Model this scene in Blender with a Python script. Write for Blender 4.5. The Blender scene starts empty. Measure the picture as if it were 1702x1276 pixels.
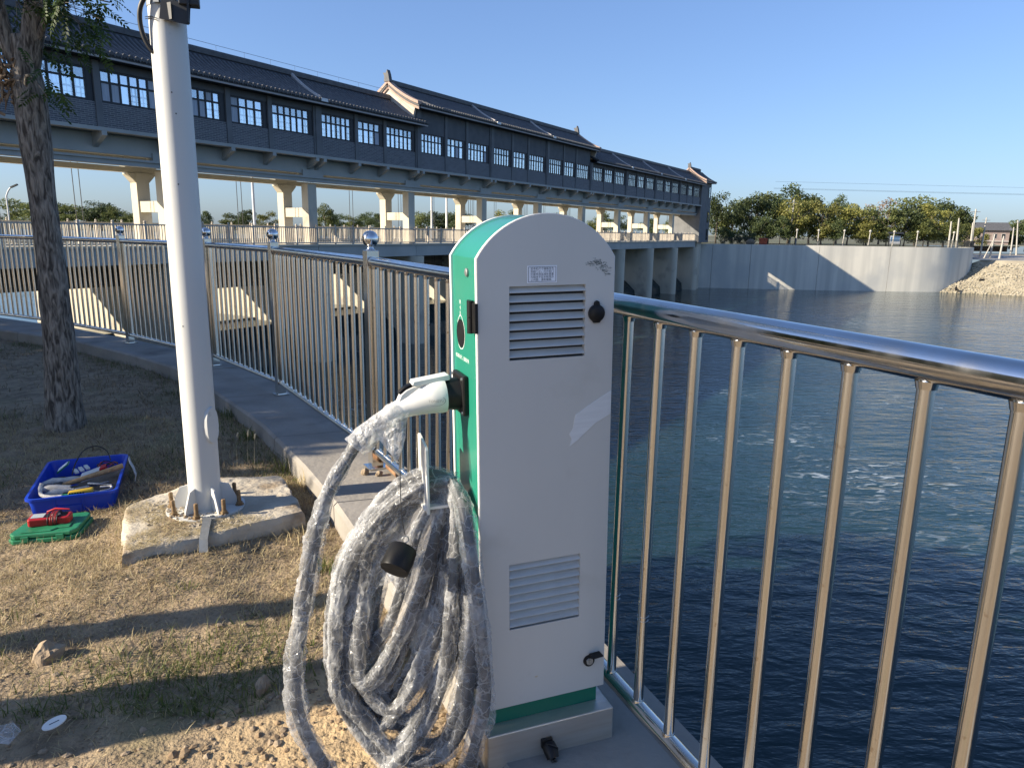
import bpy, bmesh, math, random
import numpy as np
from mathutils import Vector, Matrix, noise

random.seed(7)
RNG = np.random.default_rng(11)
SC = bpy.context.scene
COL = SC.collection
R = math.radians

# ------------------------------------------------------------------ camera
cam_data = bpy.data.cameras.new('camera')
cam = bpy.data.objects.new('camera', cam_data)
COL.objects.link(cam)
SC.camera = cam
cam_data.sensor_width = 36.0
cam_data.lens = 1180.0 / 1702.0 * 36.0
cam_data.clip_start = 0.05
cam_data.clip_end = 9000
PITCH, ROLL = math.atan(253.0 / 1180.0), R(0.9)
fw = Vector((0, math.cos(PITCH), -math.sin(PITCH)))
up0 = Vector((0, math.sin(PITCH), math.cos(PITCH)))
rt0 = Vector((1, 0, 0))
rt = rt0 * math.cos(ROLL) + up0 * math.sin(ROLL)
up = up0 * math.cos(ROLL) - rt0 * math.sin(ROLL)
mw = Matrix.Identity(4)
for i in range(3):
    mw[i][0], mw[i][1], mw[i][2] = rt[i], up[i], -fw[i]
mw[2][3] = 1.40
cam.matrix_world = mw

# ------------------------------------------------------------------ sky, sun, exposure
SUN_EL = R(24.5)
SUN_H = Vector((-0.953, -0.303, 0)).normalized()          # horizontal direction towards the sun
world = bpy.data.worlds.new('World')
SC.world = world
world.use_nodes = True
nt = world.node_tree
bg = nt.nodes['Background']
sky = nt.nodes.new('ShaderNodeTexSky')
sky.sky_type = 'NISHITA'
sky.sun_disc = False
sky.sun_elevation = SUN_EL
sky.sun_rotation = math.atan2(SUN_H.x, SUN_H.y)
sky.altitude = 0
sky.air_density = 1.0
sky.dust_density = 1.0
sky.ozone_density = 3.0
gam = nt.nodes.new('ShaderNodeGamma')                     # the phone's tone curve on the sky, the same all round
gam.inputs[1].default_value = 0.78
mul = nt.nodes.new('ShaderNodeMix')
mul.data_type = 'RGBA'
mul.blend_type = 'MULTIPLY'
mul.inputs[0].default_value = 1.0
mul.inputs[7].default_value = (0.595, 0.712, 0.945, 1)
nt.links.new(sky.outputs[0], gam.inputs[0])
nt.links.new(gam.outputs[0], mul.inputs[6])
nt.links.new(mul.outputs[2], bg.inputs[0])
bg.inputs[1].default_value = 0.14

sun_data = bpy.data.lights.new('sun', 'SUN')
sun_data.energy = 5.0
sun_data.angle = R(0.5)
sun_data.color = (1.0, 0.88, 0.70)
sun = bpy.data.objects.new('sun', sun_data)
COL.objects.link(sun)
sd = Vector((SUN_H.x * math.cos(SUN_EL), SUN_H.y * math.cos(SUN_EL), math.sin(SUN_EL)))
sun.rotation_euler = sd.to_track_quat('Z', 'Y').to_euler()

SC.render.engine = 'CYCLES'
SC.cycles.max_bounces = 10
SC.cycles.transparent_max_bounces = 24
SC.cycles.caustics_reflective = False
SC.cycles.caustics_refractive = False
SC.cycles.use_denoising = True
SC.view_settings.view_transform = 'Standard'
SC.view_settings.look = 'None'
SC.view_settings.exposure = 1.06
SC.view_settings.gamma = 1.0
SC.view_settings.use_curve_mapping = False

# ------------------------------------------------------------------ materials
def _n(t, typ, **kw):
    n = t.nodes.new(typ)
    for k, v in kw.items():
        setattr(n, k, v)
    return n

def mat(name, col, rough=0.6, metal=0.0, col2=None, scale=5.0, stretch=(1, 1, 1), contrast=(0.35, 0.65),
        bump=0.0, bump_scale=None, spec=0.5, detail=6.0, col3=None, scale3=1.0, con3=(0.5, 0.7), rough2=None,
        bump_dist=0.01, coat=0.0):
    m = bpy.data.materials.new(name)
    m.use_nodes = True
    t = m.node_tree
    b = t.nodes['Principled BSDF']
    b.inputs['Base Color'].default_value = (*col, 1)
    b.inputs['Roughness'].default_value = rough
    b.inputs['Metallic'].default_value = metal
    b.inputs['Specular IOR Level'].default_value = spec
    if coat:
        b.inputs['Coat Weight'].default_value = coat
        b.inputs['Coat Roughness'].default_value = 0.08
    tc = _n(t, 'ShaderNodeTexCoord')
    mp = _n(t, 'ShaderNodeMapping')
    mp.inputs['Scale'].default_value = stretch
    t.links.new(tc.outputs['Object'], mp.inputs[0])
    out = None
    if col2 is not None:
        nz = _n(t, 'ShaderNodeTexNoise')
        nz.inputs['Scale'].default_value = scale
        nz.inputs['Detail'].default_value = detail
        t.links.new(mp.outputs[0], nz.inputs[0])
        rp = _n(t, 'ShaderNodeValToRGB')
        rp.color_ramp.elements[0].position = contrast[0]
        rp.color_ramp.elements[1].position = contrast[1]
        rp.color_ramp.elements[0].color = (*col, 1)
        rp.color_ramp.elements[1].color = (*col2, 1)
        t.links.new(nz.outputs[0], rp.inputs[0])
        out = rp.outputs[0]
        if rough2 is not None:
            mr = _n(t, 'ShaderNodeMapRange')
            mr.inputs['From Min'].default_value = contrast[0]
            mr.inputs['From Max'].default_value = contrast[1]
            mr.inputs['To Min'].default_value = rough
            mr.inputs['To Max'].default_value = rough2
            t.links.new(nz.outputs[0], mr.inputs[0])
            t.links.new(mr.outputs[0], b.inputs['Roughness'])
    if col3 is not None:
        nz3 = _n(t, 'ShaderNodeTexNoise')
        nz3.inputs['Scale'].default_value = scale3
        nz3.inputs['Detail'].default_value = 5
        t.links.new(tc.outputs['Object'], nz3.inputs[0])
        r3 = _n(t, 'ShaderNodeValToRGB')
        r3.color_ramp.elements[0].position = con3[0]
        r3.color_ramp.elements[1].position = con3[1]
        t.links.new(nz3.outputs[0], r3.inputs[0])
        mx = _n(t, 'ShaderNodeMix', data_type='RGBA')
        t.links.new(r3.outputs[0], mx.inputs[0])
        if out is not None:
            t.links.new(out, mx.inputs[6])
        else:
            mx.inputs[6].default_value = (*col, 1)
        mx.inputs[7].default_value = (*col3, 1)
        out = mx.outputs[2]
    if out is not None:
        t.links.new(out, b.inputs['Base Color'])
    if bump:
        nb = _n(t, 'ShaderNodeTexNoise')
        nb.inputs['Scale'].default_value = bump_scale or scale * 3
        nb.inputs['Detail'].default_value = 8
        t.links.new(mp.outputs[0], nb.inputs[0])
        bp = _n(t, 'ShaderNodeBump')
        bp.inputs['Strength'].default_value = bump
        bp.inputs['Distance'].default_value = bump_dist
        t.links.new(nb.outputs[0], bp.inputs['Height'])
        t.links.new(bp.outputs[0], b.inputs['Normal'])
    return m

M = {}
M['steel'] = mat('stainless_steel', (0.78, 0.76, 0.72), 0.09, 1.0, (0.62, 0.59, 0.54), 9, (1, 1, 0.25), (0.3, 0.7), bump=0.10,
                 bump_scale=60, rough2=0.22, bump_dist=0.002, col3=(0.42, 0.33, 0.24), scale3=38, con3=(0.68, 0.76))
M['steel_polished'] = mat('polished_steel', (0.72, 0.71, 0.70), 0.10, 1.0, (0.58, 0.56, 0.53), 14, (1, 1, 1), (0.35, 0.75),
                          bump=0.08, bump_scale=50, rough2=0.24, bump_dist=0.002)
M['steel_brushed'] = mat('brushed_steel', (0.66, 0.63, 0.58), 0.34, 0.7, (0.54, 0.50, 0.44), 5, (1, 8, 12), (0.3, 0.7), bump=0.1,
                         bump_scale=90, rough2=0.42, bump_dist=0.001)
M['door_grey'] = mat('door_grey_paint', (0.66, 0.64, 0.59), 0.34, 0, (0.60, 0.58, 0.535), 2.6, (1, 1, 0.35), (0.3, 0.72), bump=0.05,
                     bump_scale=260, bump_dist=0.001, rough2=0.52, col3=(0.50, 0.475, 0.42), scale3=5.5, con3=(0.56, 0.85))
M['slat_grey'] = mat('slat_grey_paint', (0.60, 0.585, 0.545), 0.4, 0, (0.50, 0.485, 0.45), 14, (1, 1, 1), (0.45, 0.8))
M['green'] = mat('green_paint', (0.022, 0.235, 0.160), 0.30, 0, (0.020, 0.215, 0.145), 3, bump=0.04, bump_scale=180, bump_dist=0.001, coat=0.35)
M['green_dark'] = mat('green_plinth_paint', (0.0, 0.16, 0.10), 0.4)
M['white_and_lit_edge'] = mat('white_paint_and_lit_edge', (0.80, 0.79, 0.76), 0.4)  # hanger white, also the sun on cabinet plate edges put into colour
M['black'] = mat('black_plastic', (0.006, 0.006, 0.007), 0.45, 0, (0.012, 0.0115, 0.011), 25, spec=0.3, bump=0.1, bump_scale=220, bump_dist=0.001)
M['black_int'] = mat('dark_inside', (0.02, 0.021, 0.022), 0.8)
M['white_plastic'] = mat('white_plastic', (0.76, 0.75, 0.71), 0.33, 0, (0.70, 0.69, 0.64), 12, bump=0.02, bump_scale=160)
M['ink'] = mat('black_ink', (0.02, 0.02, 0.035), 0.6)
M['white_ink'] = mat('white_ink', (0.75, 0.8, 0.78), 0.6)
M['grey_ink'] = mat('grey_ink', (0.30, 0.29, 0.27), 0.6)
M['paper'] = mat('label_paper', (0.93, 0.94, 0.96), 0.6)
M['cable'] = mat('cable_rubber', (0.035, 0.036, 0.04), 0.5, 0, (0.06, 0.06, 0.062), 30)
M['pole_white'] = mat('pole_white_paint', (0.62, 0.62, 0.595), 0.45, 0, (0.57, 0.57, 0.54), 3, (1, 1, 0.3), (0.4, 0.8), bump=0.06, bump_scale=24,
                      bump_dist=0.002, col3=(0.36, 0.36, 0.35), scale3=11, con3=(0.70, 0.80))
M['galv'] = mat('galvanised_steel', (0.42, 0.43, 0.43), 0.42, 0.9, (0.30, 0.31, 0.31), 16, rough2=0.6)
M['rust_bolt'] = mat('rusty_bolt', (0.30, 0.22, 0.12), 0.65, 0.35, (0.18, 0.10, 0.05), 50, bump=0.5, bump_scale=160, bump_dist=0.002)
M['rust'] = mat('rusty_pipe', (0.36, 0.21, 0.11), 0.8, 0.0, (0.20, 0.10, 0.05), 14, bump=0.5, bump_scale=60)
M['concrete_slab'] = mat('slab_concrete', (0.52, 0.46, 0.36), 0.9, 0, (0.36, 0.31, 0.24), 5, (1, 1, 1), (0.4, 0.65), bump=0.8, bump_scale=22,
                         bump_dist=0.02, col3=(0.24, 0.17, 0.10), scale3=3.2, con3=(0.56, 0.66))
M['coping'] = mat('coping_concrete', (0.34, 0.31, 0.27), 0.88, 0, (0.25, 0.23, 0.20), 2.4, (1, 1, 1), (0.35, 0.65), bump=0.6,
                  bump_scale=30, bump_dist=0.008, col3=(0.16, 0.15, 0.135), scale3=1.3, con3=(0.56, 0.70))
M['concrete'] = mat('bridge_concrete', (0.58, 0.53, 0.42), 0.88, 0, (0.50, 0.455, 0.36), 0.8, (1, 1, 0.35), (0.35, 0.7), bump=0.25, bump_scale=8,
                    col3=(0.33, 0.30, 0.25), scale3=0.5, con3=(0.58, 0.75))
M['concrete_grey'] = mat('bridge_grey_paint', (0.42, 0.42, 0.385), 0.85, 0, (0.35, 0.355, 0.33), 0.6, (1, 1, 0.4), (0.35, 0.7), bump=0.2, bump_scale=6)
M['quay'] = mat('quay_concrete', (0.70, 0.67, 0.585), 0.9, 0, (0.52, 0.505, 0.45), 0.7, (1, 1, 0.06), (0.38, 0.68), bump=0.2, bump_scale=6,
                col3=(0.50, 0.50, 0.47), scale3=0.16, con3=(0.5, 0.72))
M['wall_dark'] = mat('dark_render', (0.13, 0.135, 0.142), 0.85, 0, (0.105, 0.11, 0.117), 1.5)
M['pilaster'] = mat('pilaster_grey', (0.175, 0.178, 0.18), 0.85, 0, (0.14, 0.143, 0.146), 1.2)
M['frame'] = mat('window_frame_dark', (0.022, 0.025, 0.03), 0.55)
M['tile'] = mat('roof_tile', (0.11, 0.11, 0.112), 0.66, 0, (0.072, 0.072, 0.075), 3, bump=0.2, bump_scale=10)
M['tile_bed'] = mat('roof_bed', (0.05, 0.05, 0.053), 0.85, 0, (0.034, 0.034, 0.037), 2)
M['eave'] = mat('eave_board', (0.45, 0.42, 0.40), 0.8, 0, (0.38, 0.35, 0.33), 2)
M['gable'] = mat('gable_plaster', (0.66, 0.57, 0.46), 0.85, 0, (0.55, 0.46, 0.37), 1.5)
M['cream'] = mat('gable_brick_trim', (0.48, 0.34, 0.27), 0.85, 0, (0.40, 0.28, 0.22), 6)
M['lamp_white'] = mat('post_white', (0.72, 0.72, 0.70), 0.5)
M['pole_conc'] = mat('pole_concrete', (0.44, 0.42, 0.37), 0.8, 0, (0.36, 0.34, 0.30), 3)
M['bark_far'] = mat('far_bark', (0.12, 0.10, 0.08), 0.9)
M['dark_metal'] = mat('dark_metal', (0.035, 0.037, 0.04), 0.55, 0.3)
M['gate'] = mat('gate_steel', (0.20, 0.16, 0.125), 0.75, 0.0, (0.13, 0.11, 0.095), 0.8, bump=0.2, bump_scale=4)
M['railing_stone'] = mat('pale_railing', (0.50, 0.45, 0.37), 0.75, 0, (0.40, 0.35, 0.29), 2)
M['blue'] = mat('blue_plastic', (0.006, 0.045, 0.50), 0.36, 0, (0.008, 0.055, 0.42), 9, (1, 1, 1), (0.4, 0.75), bump=0.03, bump_scale=60, rough2=0.5)
M['case_green'] = mat('case_green_plastic', (0.012, 0.15, 0.065), 0.45, 0, (0.02, 0.19, 0.09), 12)
M['red'] = mat('red_plastic', (0.45, 0.012, 0.015), 0.42, 0, (0.38, 0.012, 0.015), 20)
M['red_wire'] = mat('red_wire', (0.32, 0.02, 0.02), 0.45)
M['black_wire'] = mat('black_wire', (0.015, 0.015, 0.016), 0.5)
M['wood'] = mat('handle_wood', (0.42, 0.27, 0.13), 0.65, 0, (0.30, 0.18, 0.08), 10, (8, 1, 1))
M['yellow'] = mat('yellow_plastic', (0.62, 0.40, 0.02), 0.45)
M['glove'] = mat('glove_cloth', (0.55, 0.53, 0.50), 0.95, 0, (0.40, 0.39, 0.37), 40, bump=0.5, bump_scale=180)
M['lcd'] = mat('meter_screen', (0.42, 0.46, 0.44), 0.25)
M['leather'] = mat('purple_cloth', (0.10, 0.05, 0.05), 0.8)
M['rock'] = mat('rock', (0.36, 0.28, 0.19), 0.95, 0, (0.24, 0.18, 0.12), 12, bump=0.8, bump_scale=50)
M['riprap'] = mat('riprap_stone', (0.40, 0.36, 0.275), 0.95, 0, (0.26, 0.235, 0.175), 0.9)
M['bank_soil'] = mat('bank_soil', (0.40, 0.35, 0.25), 0.95, 0, (0.28, 0.24, 0.17), 0.4, (1, 1, 1), (0.35, 0.65), bump=0.5, bump_scale=4, bump_dist=0.1)
M['far_ground'] = mat('far_ground_earth', (0.22, 0.20, 0.14), 0.95, 0, (0.12, 0.14, 0.07), 0.03)
M['terrace'] = mat('terrace_paving', (0.30, 0.29, 0.27), 0.9, 0, (0.24, 0.23, 0.21), 0.2)
M['brick_pink'] = mat('house_brick', (0.32, 0.25, 0.22), 0.9, 0, (0.27, 0.21, 0.19), 2)
M['car_black'] = mat('car_black_paint', (0.02, 0.02, 0.022), 0.2, 0.2, coat=0.6)
M['car_glass'] = mat('car_glass', (0.02, 0.025, 0.03), 0.06)
M['orange'] = mat('orange_plastic', (0.65, 0.11, 0.03), 0.6)
M['skin'] = mat('skin', (0.38, 0.24, 0.17), 0.6)
M['board_white'] = mat('board_white', (0.62, 0.64, 0.66), 0.6)
M['board_blue'] = mat('board_blue', (0.12, 0.22, 0.36), 0.6)


def leaf_mat(name, c1, c2, transl=0.3, rough=0.55):
    m = bpy.data.materials.new(name)
    m.use_nodes = True
    t = m.node_tree
    b = t.nodes['Principled BSDF']
    b.inputs['Roughness'].default_value = rough
    b.inputs['Specular IOR Level'].default_value = 0.3
    g = _n(t, 'ShaderNodeNewGeometry')
    mx = _n(t, 'ShaderNodeMix', data_type='RGBA')
    mx.inputs[6].default_value = (*c1, 1)
    mx.inputs[7].default_value = (*c2, 1)
    t.links.new(g.outputs['Random Per Island'], mx.inputs[0])
    oi = _n(t, 'ShaderNodeObjectInfo')
    hs = _n(t, 'ShaderNodeHueSaturation')
    mr = _n(t, 'ShaderNodeMapRange')
    mr.inputs['To Min'].default_value = 0.72
    mr.inputs['To Max'].default_value = 1.25
    t.links.new(oi.outputs['Random'], mr.inputs[0])
    t.links.new(mr.outputs[0], hs.inputs['Value'])
    t.links.new(mx.outputs[2], hs.inputs['Color'])
    t.links.new(hs.outputs[0], b.inputs['Base Color'])
    tr = _n(t, 'ShaderNodeBsdfTranslucent')
    t.links.new(hs.outputs[0], tr.inputs[0])
    ms = _n(t, 'ShaderNodeMixShader')
    ms.inputs[0].default_value = transl
    t.links.new(b.outputs[0], ms.inputs[1])
    t.links.new(tr.outputs[0], ms.inputs[2])
    t.links.new(ms.outputs[0], t.nodes['Material Output'].inputs[0])
    return m


M['leaf_near'] = leaf_mat('near_leaf', (0.030, 0.060, 0.016), (0.060, 0.100, 0.022), 0.35)
M['leaf_dark'] = leaf_mat('dark_leaf', (0.045, 0.070, 0.028), (0.11, 0.135, 0.05))
M['leaf_mid'] = leaf_mat('mid_leaf', (0.080, 0.110, 0.034), (0.18, 0.19, 0.062))
M['leaf_yellow'] = leaf_mat('yellowing_leaf', (0.13, 0.15, 0.036), (0.27, 0.25, 0.075))
M['leaf_red'] = leaf_mat('reddish_leaf', (0.22, 0.17, 0.11), (0.36, 0.25, 0.18))
M['straw'] = leaf_mat('dry_straw', (0.36, 0.28, 0.15), (0.62, 0.52, 0.30), 0.2, 0.8)
M['straw_brown'] = leaf_mat('brown_litter', (0.15, 0.10, 0.06), (0.45, 0.35, 0.22), 0.15, 0.85)
M['grass_green'] = leaf_mat('green_grass', (0.07, 0.11, 0.02), (0.20, 0.22, 0.06), 0.3)
M['seed'] = leaf_mat('seed_head', (0.45, 0.40, 0.28), (0.55, 0.5, 0.36), 0.3)


def soil_material():
    m = mat('soil', (0.34, 0.255, 0.16), 0.95, 0, (0.19, 0.14, 0.088), 9, (1, 1, 1), (0.38, 0.66), bump=0.9, bump_scale=55, bump_dist=0.016,
            col3=(0.20, 0.17, 0.085), scale3=1.7, con3=(0.55, 0.72), detail=10)
    t = m.node_tree
    b = t.nodes['Principled BSDF']
    old = b.inputs['Base Color'].links[0].from_socket
    tc = _n(t, 'ShaderNodeTexCoord')
    # bare sandy patch in front of the coil
    d = _n(t, 'ShaderNodeVectorMath', operation='DISTANCE')
    d.inputs[1].default_value = (-0.62, 1.86, -0.13)
    t.links.new(tc.outputs['Object'], d.inputs[0])
    nz = _n(t, 'ShaderNodeTexNoise')
    nz.inputs['Scale'].default_value = 7
    t.links.new(tc.outputs['Object'], nz.inputs[0])
    ad = _n(t, 'ShaderNodeMath', operation='ADD')
    t.links.new(d.outputs['Value'], ad.inputs[0])
    t.links.new(nz.outputs[0], ad.inputs[1])
    r = _n(t, 'ShaderNodeValToRGB')
    r.color_ramp.elements[0].position = 0.66
    r.color_ramp.elements[1].position = 0.86
    r.color_ramp.elements[0].color = (1, 1, 1, 1)
    r.color_ramp.elements[1].color = (0, 0, 0, 1)
    t.links.new(ad.outputs[0], r.inputs[0])
    mx = _n(t, 'ShaderNodeMix', data_type='RGBA')
    t.links.new(r.outputs[0], mx.inputs[0])
    t.links.new(old, mx.inputs[6])
    mx.inputs[7].default_value = (0.48, 0.345, 0.19, 1)
    t.links.new(mx.outputs[2], b.inputs['Base Color'])
    return m


M['soil'] = soil_material()


def bark_material():
    m = bpy.data.materials.new('bark')
    m.use_nodes = True
    t = m.node_tree
    b = t.nodes['Principled BSDF']
    b.inputs['Roughness'].default_value = 0.95
    b.inputs['Specular IOR Level'].default_value = 0.2
    tc = _n(t, 'ShaderNodeTexCoord')
    mp = _n(t, 'ShaderNodeMapping')
    mp.inputs['Scale'].default_value = (46, 46, 10)
    t.links.new(tc.outputs['Object'], mp.inputs[0])
    nz = _n(t, 'ShaderNodeTexNoise')
    nz.inputs['Scale'].default_value = 1
    nz.inputs['Detail'].default_value = 7
    nz.inputs['Distortion'].default_value = 0.8
    t.links.new(mp.outputs[0], nz.inputs[0])
    r = _n(t, 'ShaderNodeValToRGB')
    r.color_ramp.elements[0].position = 0.36
    r.color_ramp.elements[1].position = 0.64
    r.color_ramp.elements[0].color = (0.065, 0.056, 0.048, 1)
    r.color_ramp.elements[1].color = (0.32, 0.285, 0.24, 1)
    t.links.new(nz.outputs[0], r.inputs[0])
    t.links.new(r.outputs[0], b.inputs['Base Color'])
    bp = _n(t, 'ShaderNodeBump')
    bp.inputs['Strength'].default_value = 1.0
    bp.inputs['Distance'].default_value = 0.02
    t.links.new(nz.outputs[0], bp.inputs['Height'])
    t.links.new(bp.outputs[0], b.inputs['Normal'])
    return m


M['bark'] = bark_material()


def brick_material():
    m = bpy.data.materials.new('grey_brickwork')
    m.use_nodes = True
    t = m.node_tree
    b = t.nodes['Principled BSDF']
    b.inputs['Roughness'].default_value = 0.85
    tc = _n(t, 'ShaderNodeTexCoord')
    mp = _n(t, 'ShaderNodeMapping')
    mp.inputs['Rotation'].default_value = (R(90), 0, 0)
    t.links.new(tc.outputs['Object'], mp.inputs[0])
    br = _n(t, 'ShaderNodeTexBrick')
    br.inputs['Scale'].default_value = 1.0
    br.inputs['Color1'].default_value = (0.145, 0.15, 0.163, 1)
    br.inputs['Color2'].default_value = (0.09, 0.095, 0.106, 1)
    br.inputs['Mortar'].default_value = (0.27, 0.265, 0.26, 1)
    br.inputs['Mortar Size'].default_value = 0.014
    br.inputs['Brick Width'].default_value = 0.36
    br.inputs['Row Height'].default_value = 0.095
    t.links.new(mp.outputs[0], br.inputs[0])
    t.links.new(br.outputs[0], b.inputs['Base Color'])
    return m


M['brick'] = brick_material()


def glass_material(name, refl, tint):
    m = bpy.data.materials.new(name)
    m.use_nodes = True
    t = m.node_tree
    t.nodes.remove(t.nodes['Principled BSDF'])
    tr = _n(t, 'ShaderNodeBsdfTransparent')
    tr.inputs[0].default_value = (*tint, 1)
    gl = _n(t, 'ShaderNodeBsdfGlossy')
    gl.inputs['Roughness'].default_value = 0.04
    gl.inputs['Color'].default_value = (0.9, 0.95, 1.0, 1)
    ms = _n(t, 'ShaderNodeMixShader')
    ms.inputs[0].default_value = refl
    t.links.new(tr.outputs[0], ms.inputs[1])
    t.links.new(gl.outputs[0], ms.inputs[2])
    t.links.new(ms.outputs[0], t.nodes['Material Output'].inputs[0])
    return m


M['glass'] = glass_material('window_glass', 0.42, (0.85, 0.92, 0.95))
M['glass_b'] = glass_material('window_glass_dusty', 0.58, (0.7, 0.78, 0.85))
M['glass_c'] = glass_material('window_glass_clear', 0.30, (0.8, 0.88, 0.92))
M['curtain'] = mat('pale_curtain', (0.50, 0.54, 0.60), 0.8, 0, (0.40, 0.44, 0.50), 3, (6, 6, 0.3))
M['glass_back'] = glass_material('rear_window_glass', 0.08, (0.95, 0.98, 1.0))


def film_material(name, lo, hi, sc):
    m = bpy.data.materials.new(name)
    m.use_nodes = True
    t = m.node_tree
    b = t.nodes['Principled BSDF']
    b.inputs['Base Color'].default_value = (0.66, 0.67, 0.68, 1)
    b.inputs['Roughness'].default_value = 0.22
    b.inputs['Specular IOR Level'].default_value = 0.8
    tc = _n(t, 'ShaderNodeTexCoord')
    wn = _n(t, 'ShaderNodeTexNoise')
    wn.inputs['Scale'].default_value = sc * .5
    wn.inputs['Detail'].default_value = 2
    t.links.new(tc.outputs['Object'], wn.inputs[0])
    wm = _n(t, 'ShaderNodeVectorMath', operation='MULTIPLY_ADD')
    wm.inputs[1].default_value = (.045, .045, .045)
    t.links.new(wn.outputs['Color'], wm.inputs[0])
    t.links.new(tc.outputs['Object'], wm.inputs[2])
    ed = []
    for k_, w_ in ((1.0, .055), (2.7, .075)):
        vo = _n(t, 'ShaderNodeTexVoronoi', feature='DISTANCE_TO_EDGE')
        vo.inputs['Scale'].default_value = sc * k_
        t.links.new(wm.outputs[0], vo.inputs[0])
        mr_ = _n(t, 'ShaderNodeMapRange')
        mr_.inputs['From Min'].default_value = 0.0
        mr_.inputs['From Max'].default_value = w_
        mr_.inputs['To Min'].default_value = 1.0
        mr_.inputs['To Max'].default_value = 0.0
        t.links.new(vo.outputs[0], mr_.inputs[0])
        ed.append((vo, mr_))
    n3 = _n(t, 'ShaderNodeTexNoise')                      # where the film lies doubled and looks milky
    n3.inputs['Scale'].default_value = sc * .45
    n3.inputs['Detail'].default_value = 3
    t.links.new(tc.outputs['Object'], n3.inputs[0])
    m3 = _n(t, 'ShaderNodeMapRange')
    m3.inputs['From Min'].default_value = 0.42
    m3.inputs['From Max'].default_value = 0.72
    m3.inputs['To Max'].default_value = 0.55
    t.links.new(n3.outputs[0], m3.inputs[0])
    a1 = _n(t, 'ShaderNodeMath', operation='MULTIPLY_ADD')
    a1.inputs[1].default_value = .42
    t.links.new(ed[0][1].outputs[0], a1.inputs[0])
    t.links.new(m3.outputs[0], a1.inputs[2])
    a2 = _n(t, 'ShaderNodeMath', operation='MULTIPLY_ADD')
    a2.inputs[1].default_value = .16
    t.links.new(ed[1][1].outputs[0], a2.inputs[0])
    t.links.new(a1.outputs[0], a2.inputs[2])
    r = _n(t, 'ShaderNodeMapRange')
    r.inputs['To Min'].default_value = lo
    r.inputs['To Max'].default_value = hi
    t.links.new(a2.outputs[0], r.inputs[0])
    bp = _n(t, 'ShaderNodeBump')
    bp.inputs['Strength'].default_value = 0.8
    bp.inputs['Distance'].default_value = 0.010
    ah = _n(t, 'ShaderNodeMath', operation='MULTIPLY_ADD')
    ah.inputs[1].default_value = .4
    t.links.new(ed[1][0].outputs[0], ah.inputs[0])
    t.links.new(ed[0][0].outputs[0], ah.inputs[2])
    t.links.new(ah.outputs[0], bp.inputs['Height'])
    t.links.new(bp.outputs[0], b.inputs['Normal'])
    tl = _n(t, 'ShaderNodeBsdfTranslucent')
    tl.inputs[0].default_value = (0.8, 0.8, 0.8, 1)
    ad = _n(t, 'ShaderNodeMixShader')
    ad.inputs[0].default_value = 0.35
    t.links.new(b.outputs[0], ad.inputs[1])
    t.links.new(tl.outputs[0], ad.inputs[2])
    tr = _n(t, 'ShaderNodeBsdfTransparent')
    ms = _n(t, 'ShaderNodeMixShader')
    t.links.new(r.outputs[0], ms.inputs[0])
    t.links.new(tr.outputs[0], ms.inputs[1])
    t.links.new(ad.outputs[0], ms.inputs[2])
    t.links.new(ms.outputs[0], t.nodes['Material Output'].inputs[0])
    return m


M['film'] = film_material('plastic_film', 0.15, 0.85, 27)
M['film_thick'] = film_material('plastic_film_bunched', 0.40, 0.9, 34)


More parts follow.
